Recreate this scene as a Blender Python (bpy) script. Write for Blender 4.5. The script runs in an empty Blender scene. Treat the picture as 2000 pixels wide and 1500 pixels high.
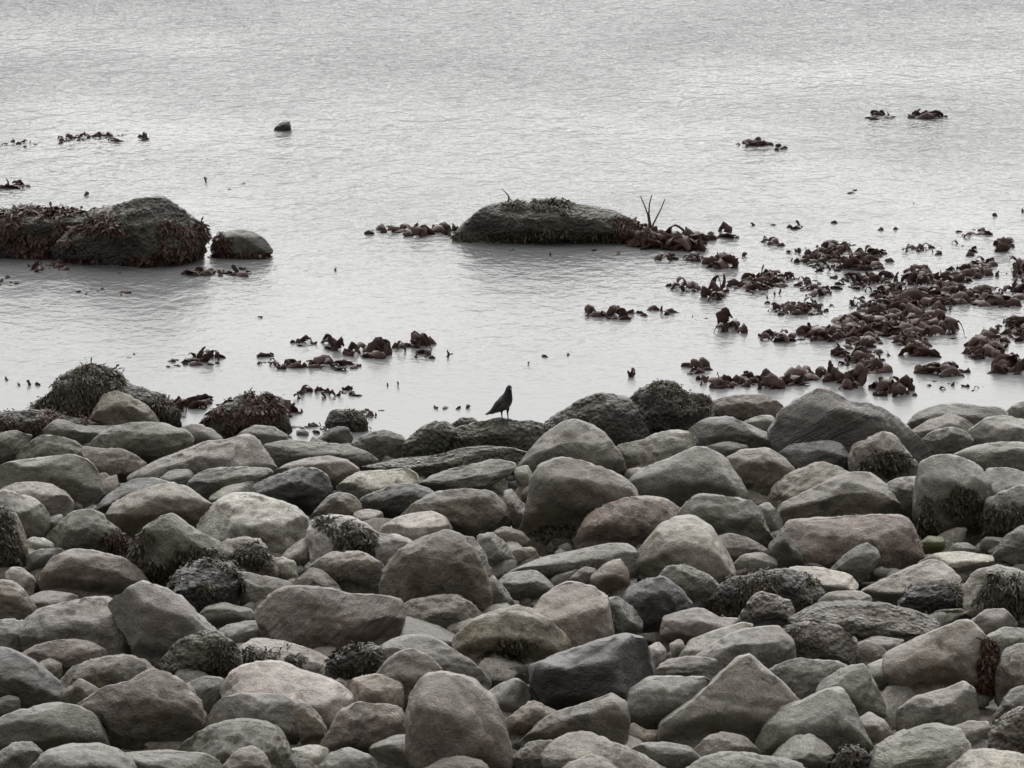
import bpy, bmesh, math, random
import numpy as np
from mathutils import Vector, Matrix

# ------------------------------------------------------------------ camera
IMG_W, IMG_H = 2000, 1500                 # photograph pixels
HFOV = math.radians(10.0)
TILT = math.radians(13.0)                 # look down by
CAM_H = 13.5
FPX = (IMG_W / 2) / math.tan(HFOV / 2)
scene = bpy.context.scene
cam_data = bpy.data.cameras.new("camera")
cam = bpy.data.objects.new("camera", cam_data)
scene.collection.objects.link(cam)
cam.location = (0, 0, CAM_H)
cam.rotation_euler = (math.pi / 2 - TILT, 0, 0)
cam_data.sensor_width = 36.0
cam_data.lens = 18.0 / math.tan(HFOV / 2)
cam_data.clip_start = 0.5
cam_data.clip_end = 20000
scene.camera = cam

# ------------------------------------------------------------------ sky, sun, exposure
SUN_EL, SUN_AZ = math.radians(50), math.radians(6)   # azimuth from +Y (out to sea) towards +X
world = bpy.data.worlds.new("World")
scene.world = world
world.use_nodes = True
wn, wl = world.node_tree.nodes, world.node_tree.links
wn.clear()
w_out = wn.new("ShaderNodeOutputWorld")
w_bg = wn.new("ShaderNodeBackground")
w_sky = wn.new("ShaderNodeTexSky")
w_sky.sky_type = 'NISHITA'
w_sky.sun_disc = False
w_sky.sun_elevation = SUN_EL
w_sky.sun_rotation = SUN_AZ
w_sky.dust_density = 6.0
w_sky.air_density = 1.0
w_hsv = wn.new("ShaderNodeHueSaturation")   # cloud cover: the blue goes
w_hsv.inputs['Saturation'].default_value = 0.10
w_mix = wn.new("ShaderNodeMix")
w_mix.data_type = 'RGBA'
w_mix.inputs['Factor'].default_value = 0.45
w_mix.inputs['B'].default_value = (12.0, 12.0, 12.1, 1)   # even grey cloud layer
w_bg.inputs['Strength'].default_value = 0.055
wl.new(w_sky.outputs[0], w_hsv.inputs['Color'])
wl.new(w_hsv.outputs[0], w_mix.inputs['A'])
wl.new(w_mix.outputs['Result'], w_bg.inputs['Color'])
wl.new(w_bg.outputs[0], w_out.inputs[0])

sun_d = bpy.data.lights.new("sun", 'SUN')
sun_d.energy = 1.5
sun_d.angle = math.radians(88)
sun_d.color = (1.0, 0.985, 0.965)
sun = bpy.data.objects.new("sun", sun_d)
scene.collection.objects.link(sun)
sd = Vector((math.sin(SUN_AZ) * math.cos(SUN_EL), math.cos(SUN_AZ) * math.cos(SUN_EL), math.sin(SUN_EL)))
sun.rotation_euler = sd.to_track_quat('Z', 'Y').to_euler()
sun.location = (0, 60, 40)

scene.view_settings.view_transform = 'Standard'
scene.view_settings.look = 'None'
scene.view_settings.gamma = 1.0
scene.view_settings.exposure = 0.90
scene.view_settings.use_curve_mapping = False

# ------------------------------------------------------------------ helpers
rng = np.random.default_rng(7)
R = random.Random(11)
COL = scene.collection
RIGHT = np.array((1.0, 0, 0))
UP = np.array((0, math.sin(TILT), math.cos(TILT)))
FWD = np.array((0, math.cos(TILT), -math.sin(TILT)))
BACK = -FWD
CAMP = np.array((0, 0, CAM_H))
SHORE_Y, SLOPE = 57.2, 0.044


def ground_z(y):
    y = np.asarray(y, float)
    z = (SHORE_Y - y) * SLOPE
    z = np.maximum(z, -0.9)
    bank = np.clip((26 - y) / 24, 0, 1)
    return z + (11.4 - 2.3) * bank * bank * (3 - 2 * bank)


def ray(px, py):
    """direction with unit length along the camera axis"""
    return FWD + RIGHT * ((px - IMG_W / 2) / FPX) + UP * ((IMG_H / 2 - py) / FPX)


def depth_ground(px, py):
    d = ray(px, py)
    # CAM_H + t*dz = (SHORE_Y - t*dy)*SLOPE
    t = (SHORE_Y * SLOPE - CAM_H) / (d[2] + SLOPE * d[1])
    return t


def depth_water(py):
    d = ray(1000, py)
    return -CAM_H / d[2]


def at_depth(px, py, t):
    return CAMP + ray(px, py) * t


def to_px(p):
    q = np.asarray(p) - CAMP
    t = q @ FWD
    return (q @ RIGHT) / t * FPX + IMG_W / 2, IMG_H / 2 - (q @ UP) / t * FPX


def _hash(ix, iy, iz, seed):
    n = (ix * 374761393 + iy * 668265263 + iz * 1274126177 + seed * 974711) & 0x7fffffff
    n = ((n ^ (n >> 13)) * 1103515245) & 0x7fffffff
    n = ((n ^ (n >> 15)) * 12345 + 1013904223) & 0x7fffffff
    n = n ^ (n >> 11)
    return (n & 0xffff) / 32767.5 - 1.0


def vnoise(p, seed=0):
    p = np.asarray(p, float)
    i = np.floor(p).astype(np.int64)
    f = p - i
    f = f * f * f * (f * (f * 6 - 15) + 10)
    r = 0
    for dx in (0, 1):
        for dy in (0, 1):
            for dz in (0, 1):
                w = (f[:, 0] if dx else 1 - f[:, 0]) * (f[:, 1] if dy else 1 - f[:, 1]) * (f[:, 2] if dz else 1 - f[:, 2])
                r = r + w * _hash(i[:, 0] + dx, i[:, 1] + dy, i[:, 2] + dz, seed)
    return r


def fbm(p, seed=0, oct=3, gain=0.5):
    a, r, q = 1.0, 0, np.asarray(p, float)
    for k in range(oct):
        r = r + a * vnoise(q, seed + k * 17)
        q = q * 2.03 + 3.1
        a *= gain
    return r


def mesh_from(name, co, faces, mat=None, smooth=True):
    me = bpy.data.meshes.new(name)
    co = np.asarray(co, np.float32)
    faces = np.asarray(faces, np.int32)
    n = faces.shape[1]
    me.vertices.add(len(co))
    me.vertices.foreach_set("co", co.ravel())
    me.loops.add(faces.size)
    me.loops.foreach_set("vertex_index", faces.ravel())
    me.polygons.add(len(faces))
    me.polygons.foreach_set("loop_start", np.arange(0, faces.size, n, dtype=np.int32))
    me.polygons.foreach_set("loop_total", np.full(len(faces), n, np.int32))
    me.polygons.foreach_set("use_smooth", np.full(len(faces), smooth, bool))
    me.update(calc_edges=True)
    if mat:
        me.materials.append(mat)
    return me


def link(name, me, parent=None, loc=(0, 0, 0)):
    o = bpy.data.objects.new(name, me)
    COL.objects.link(o)
    o.location = loc
    if parent:
        o.parent = parent
    return o


def tag(o, label=None, cat=None, group=None, kind=None):
    if label: o["label"] = label
    if cat: o["category"] = cat
    if group: o["group"] = group
    if kind: o["kind"] = kind
    return o


ICO = {}
for lv in (1, 2, 3, 4, 5):
    bm = bmesh.new()
    bmesh.ops.create_icosphere(bm, subdivisions=lv, radius=1.0)
    ICO[lv] = (np.array([v.co[:] for v in bm.verts]), np.array([[v.index for v in f.verts] for f in bm.faces], np.int32))
    bm.free()

# ------------------------------------------------------------------ materials


def new_mat(name):
    m = bpy.data.materials.new(name)
    m.use_nodes = True
    nt = m.node_tree
    nt.nodes.clear()
    out = nt.nodes.new("ShaderNodeOutputMaterial")
    b = nt.nodes.new("ShaderNodeBsdfPrincipled")
    nt.links.new(b.outputs[0], out.inputs[0])
    return m, nt, b


def N(nt, typ, **kw):
    n = nt.nodes.new(typ)
    for k, v in kw.items():
        if k.startswith("i_"):
            n.inputs[k[2:].replace("_", " ")].default_value = v
        else:
            setattr(n, k, v)
    return n


def noise(nt, vec, scale, detail=6, rough=0.6, dist=0.0):
    n = N(nt, "ShaderNodeTexNoise", i_Scale=scale, i_Detail=detail, i_Roughness=rough, i_Distortion=dist)
    nt.links.new(vec, n.inputs['Vector'])
    return n.outputs['Fac']


def remap(nt, v, a, b, c, d):
    n = N(nt, "ShaderNodeMapRange")
    for k, x in zip(('From Min', 'From Max', 'To Min', 'To Max'), (a, b, c, d)):
        n.inputs[k].default_value = x
    nt.links.new(v, n.inputs['Value'])
    return n.outputs[0]


def mth(nt, op, a, b=None):
    n = N(nt, "ShaderNodeMath", operation=op)
    for i, x in enumerate((a, b)):
        if x is None: continue
        if isinstance(x, (int, float)): n.inputs[i].default_value = x
        else: nt.links.new(x, n.inputs[i])
    return n.outputs[0]


def mixc(nt, fac, a, b, mode='MIX'):
    n = N(nt, "ShaderNodeMix", data_type='RGBA', blend_type=mode)
    if isinstance(fac, (int, float)): n.inputs['Factor'].default_value = fac
    else: nt.links.new(fac, n.inputs['Factor'])
    for k, x in (('A', a), ('B', b)):
        if isinstance(x, tuple): n.inputs[k].default_value = x
        else: nt.links.new(x, n.inputs[k])
    return n.outputs['Result']


def grey(nt, v):
    n = N(nt, "ShaderNodeCombineColor")
    for i in range(3): nt.links.new(v, n.inputs[i])
    return n.outputs[0]


def rock_material(name, mottle=0.35, streak=0.0, rough_bump=0.35, barn=0.0, spec=0.6):
    m, nt, b = new_mat(name)
    tc = N(nt, "ShaderNodeTexCoord")
    oi = N(nt, "ShaderNodeObjectInfo")
    # shift the pattern for every stone
    add = N(nt, "ShaderNodeVectorMath", operation='ADD')
    sc = N(nt, "ShaderNodeVectorMath", operation='SCALE')
    cmb = N(nt, "ShaderNodeCombineXYZ")
    for i in range(3): nt.links.new(oi.outputs['Random'], cmb.inputs[i])
    nt.links.new(cmb.outputs[0], sc.inputs[0]); sc.inputs['Scale'].default_value = 91.0
    nt.links.new(tc.outputs['Object'], add.inputs[0]); nt.links.new(sc.outputs[0], add.inputs[1])
    vec = add.outputs[0]
    # strata direction turns from stone to stone
    rot = N(nt, "ShaderNodeVectorRotate", rotation_type='EULER_XYZ')
    cr = N(nt, "ShaderNodeCombineXYZ")
    nt.links.new(mth(nt, 'MULTIPLY', oi.outputs['Random'], 1.1), cr.inputs[1])
    nt.links.new(mth(nt, 'MULTIPLY', oi.outputs['Random'], 6.0), cr.inputs[2])
    nt.links.new(vec, rot.inputs['Vector']); nt.links.new(cr.outputs[0], rot.inputs['Rotation'])
    stv = N(nt, "ShaderNodeVectorMath", operation='MULTIPLY')
    nt.links.new(rot.outputs[0], stv.inputs[0]); stv.inputs[1].default_value = (1.6, 1.6, 15.0)
    n_big = noise(nt, vec, 2.2, 3, 0.5)
    n_mid = noise(nt, vec, 9.0, 8, 0.68, 0.4)
    n_fine = noise(nt, vec, 55.0, 4, 0.6)
    n_str = noise(nt, stv.outputs[0], 1.0, 6, 0.65, 0.6)
    v = mth(nt, 'MULTIPLY', remap(nt, n_big, 0.3, 0.7, 0.78, 1.18), remap(nt, n_mid, 0.25, 0.75, 1 - mottle, 1 + mottle))
    v = mth(nt, 'MULTIPLY', v, remap(nt, n_fine, 0.25, 0.75, 0.62, 1.38))
    if streak:
        v = mth(nt, 'MULTIPLY', v, remap(nt, n_str, 0.3, 0.7, 1 - streak, 1 + streak))
    col = mixc(nt, 1.0, oi.outputs['Color'], grey(nt, v), 'MULTIPLY')
    # rusty and algal stains, dark lichen, pale specks
    st = remap(nt, noise(nt, vec, 3.3, 5, 0.6, 0.8), 0.52, 0.72, 0.0, 0.55)
    col = mixc(nt, st, col, mixc(nt, 1.0, col, (0.97, 0.84, 0.68, 1), 'MULTIPLY'))
    dk = remap(nt, noise(nt, vec, 6.0, 9, 0.72, 0.6), 0.56, 0.64, 0.0, 0.68)
    col = mixc(nt, dk, col, mixc(nt, 1.0, col, (0.30, 0.30, 0.27, 1), 'MULTIPLY'))
    pa = remap(nt, noise(nt, vec, 4.6, 9, 0.7, 0.7), 0.56, 0.64, 0.0, 0.55)      # salt and old barnacle patches
    col = mixc(nt, pa, col, mixc(nt, 1.0, col, (1.75, 1.75, 1.72, 1), 'MULTIPLY'))
    sp = remap(nt, noise(nt, vec, 38.0, 3, 0.6), 0.64, 0.70, 0.0, 0.5 + barn * 0.4)
    col = mixc(nt, sp, col, mixc(nt, 1.0, col, (2.1, 2.05, 1.95, 1), 'MULTIPLY'))
    # a few hairline cracks
    vo = N(nt, "ShaderNodeTexVoronoi", feature='DISTANCE_TO_EDGE', i_Scale=1.7)
    wob = N(nt, "ShaderNodeVectorMath", operation='ADD')
    nz = N(nt, "ShaderNodeTexNoise", i_Scale=2.6, i_Detail=5.0)
    nt.links.new(vec, nz.inputs['Vector']); nt.links.new(vec, wob.inputs[0]); nt.links.new(nz.outputs['Color'], wob.inputs[1])
    nt.links.new(wob.outputs[0], vo.inputs['Vector'])
    crk = remap(nt, vo.outputs['Distance'], 0.0, 0.018, 1.0, 0.0)
    crk = mth(nt, 'MULTIPLY', crk, remap(nt, noise(nt, vec, 1.3, 2), 0.60, 0.70, 0.0, 0.4))
    col = mixc(nt, crk, col, mixc(nt, 1.0, col, (0.35, 0.33, 0.3, 1), 'MULTIPLY'))
    nt.links.new(col, b.inputs['Base Color'])
    nt.links.new(remap(nt, n_mid, 0.3, 0.7, 0.24, 0.50), b.inputs['Roughness'])
    b.inputs['Specular IOR Level'].default_value = spec
    h = mth(nt, 'ADD', mth(nt, 'MULTIPLY', n_mid, 1.0), mth(nt, 'MULTIPLY', n_fine, 0.22))
    if streak: h = mth(nt, 'ADD', h, mth(nt, 'MULTIPLY', n_str, 1.2))
    if barn:
        vb = N(nt, "ShaderNodeTexVoronoi", i_Scale=26.0)
        nt.links.new(vec, vb.inputs['Vector'])
        h = mth(nt, 'ADD', h, mth(nt, 'MULTIPLY', vb.outputs['Distance'], -barn))
    h = mth(nt, 'SUBTRACT', h, mth(nt, 'MULTIPLY', crk, 0.8))
    bp = N(nt, "ShaderNodeBump", i_Strength=rough_bump, i_Distance=0.07)
    nt.links.new(h, bp.inputs['Height']); nt.links.new(bp.outputs[0], b.inputs['Normal'])
    return m


MAT = {
    's': rock_material("rock_smooth", 0.42, 0.0, 0.55),
    'M': rock_material("rock_mottled", 0.62, 0.0, 0.85),
    'S': rock_material("rock_striated", 0.45, 0.34, 0.8),
    'R': rock_material("rock_barnacled", 0.65, 0.10, 1.0, barn=0.8),
}


def weed_material(name, c1, c2, rough=0.38, scale=14.0):
    m, nt, b = new_mat(name)
    tc = N(nt, "ShaderNodeTexCoord")
    geo = N(nt, "ShaderNodeNewGeometry")
    oi = N(nt, "ShaderNodeObjectInfo")
    n = noise(nt, tc.outputs['Object'], scale, 4, 0.6)
    f = mth(nt, 'ADD', mth(nt, 'MULTIPLY', geo.outputs['Random Per Island'], 0.6), remap(nt, n, 0.3, 0.7, 0.0, 0.4))
    f = mth(nt, 'ADD', mth(nt, 'MULTIPLY', f, 0.75), mth(nt, 'MULTIPLY', oi.outputs['Random'], 0.25))
    nt.links.new(mixc(nt, f, c1, c2), b.inputs['Base Color'])
    b.inputs['Roughness'].default_value = rough
    b.inputs['Specular IOR Level'].default_value = 0.45
    bp = N(nt, "ShaderNodeBump", i_Strength=0.3, i_Distance=0.02)
    nt.links.new(n, bp.inputs['Height']); nt.links.new(bp.outputs[0], b.inputs['Normal'])
    return m


KELP = weed_material("kelp_wet", (0.014, 0.006, 0.006, 1), (0.078, 0.035, 0.022, 1), 0.40)
WEED = weed_material("rockweed", (0.010, 0.009, 0.005, 1), (0.075, 0.056, 0.030, 1), 0.5)
WEED_RED = weed_material("rockweed_red", (0.012, 0.005, 0.004, 1), (0.072, 0.030, 0.016, 1), 0.5)
GREEN = weed_material("green_algae", (0.015, 0.022, 0.008, 1), (0.045, 0.060, 0.018, 1), 0.5)

# beach bed
m_bed, nt, b = new_mat("beach_gravel")
tc = N(nt, "ShaderNodeTexCoord")
g1 = noise(nt, tc.outputs['Object'], 1.1, 5)
g2 = N(nt, "ShaderNodeTexVoronoi", i_Scale=13.0)
nt.links.new(tc.outputs['Object'], g2.inputs['Vector'])
gc = mixc(nt, remap(nt, g1, 0.35, 0.65, 0, 1), (0.055, 0.048, 0.038, 1), (0.12, 0.105, 0.085, 1))
gc = mixc(nt, 1.0, gc, grey(nt, remap(nt, noise(nt, g2.outputs['Position'], 40, 0), 0.3, 0.7, 0.5, 1.5)), 'MULTIPLY')
nt.links.new(gc, b.inputs['Base Color'])
b.inputs['Roughness'].default_value = 0.6
bp = N(nt, "ShaderNodeBump", i_Strength=0.8, i_Distance=0.05)
bp.invert = True
nt.links.new(g2.outputs['Distance'], bp.inputs['Height']); nt.links.new(bp.outputs[0], b.inputs['Normal'])

# sea water: still near the shore, wind ripples farther out
m_sea, nt, b = new_mat("sea_water")
geo = N(nt, "ShaderNodeNewGeometry")
sep = N(nt, "ShaderNodeSeparateXYZ")
nt.links.new(geo.outputs['Position'], sep.inputs[0])
b.inputs['Base Color'].default_value = (0.130, 0.132, 0.132, 1)
b.inputs['IOR'].default_value = 1.333
st = N(nt, "ShaderNodeVectorMath", operation='MULTIPLY')
nt.links.new(geo.outputs['Position'], st.inputs[0]); st.inputs[1].default_value = (1.0, 0.8, 1.0)
r1 = noise(nt, st.outputs[0], 2.6, 3, 0.55, 0.3)
r2 = noise(nt, st.outputs[0], 7.5, 3, 0.6, 0.2)
patch = noise(nt, geo.outputs['Position'], 0.16, 3, 0.55)
wind = remap(nt, sep.outputs['Y'], 57.5, 84.0, 0.0, 1.0)
wind = mth(nt, 'POWER', wind, 0.9)
nt.links.new(remap(nt, wind, 0.0, 0.9, 0.31, 0.08), b.inputs['Roughness'])
amp = mth(nt, 'MULTIPLY', mth(nt, 'ADD', wind, 0.065), remap(nt, patch, 0.32, 0.68, 0.7, 2.0))
hh = mth(nt, 'ADD', mth(nt, 'MULTIPLY', r1, 0.12), mth(nt, 'MULTIPLY', r2, 0.06))
hh = mth(nt, 'MULTIPLY', hh, amp)
bp = N(nt, "ShaderNodeBump", i_Strength=1.0, i_Distance=1.0)
nt.links.new(hh, bp.inputs['Height']); nt.links.new(bp.outputs[0], b.inputs['Normal'])

# ------------------------------------------------------------------ beach and sea


def grid_mesh(name, xs, ys, zf, mat):
    X, Y = np.meshgrid(xs, ys)
    Z = zf(X, Y)
    co = np.stack([X.ravel(), Y.ravel(), Z.ravel()], 1)
    nx, ny = len(xs), len(ys)
    i = np.arange(nx - 1)[None, :] + nx * np.arange(ny - 1)[:, None]
    f = np.stack([i, i + 1, i + nx + 1, i + nx], -1).reshape(-1, 4)
    return mesh_from(name, co, f, mat)


def bed_z(X, Y):
    p = np.stack([X.ravel() * 0.9, Y.ravel() * 0.9, np.zeros(X.size)], 1)
    n = fbm(p, 5, 3).reshape(X.shape)
    near = np.clip((Y - 20) / 10, 0, 1)
    return ground_z(Y) - 0.18 + 0.10 * n * near


xs = np.concatenate([[-6000, -1500, -300, -80, -30], np.linspace(-14, 14, 113), [30, 80, 300, 1500, 6000]])
ys = np.concatenate([[-3000, -300, -60, -20], np.linspace(0, 30, 31), np.linspace(30.5, 66, 143), [70, 80, 100, 200, 600, 2000, 9000]])
tag(link("beach", grid_mesh("beach", xs, ys, bed_z, m_bed)), kind="structure")
xs = np.array([-6000, -1000, -100, -20, 20, 100, 1000, 6000.0])
ys = np.array([50, 60, 75, 100, 200, 600, 2000, 9000.0])
tag(link("sea", grid_mesh("sea", xs, ys, lambda X, Y: X * 0, m_sea)), kind="structure")
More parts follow.
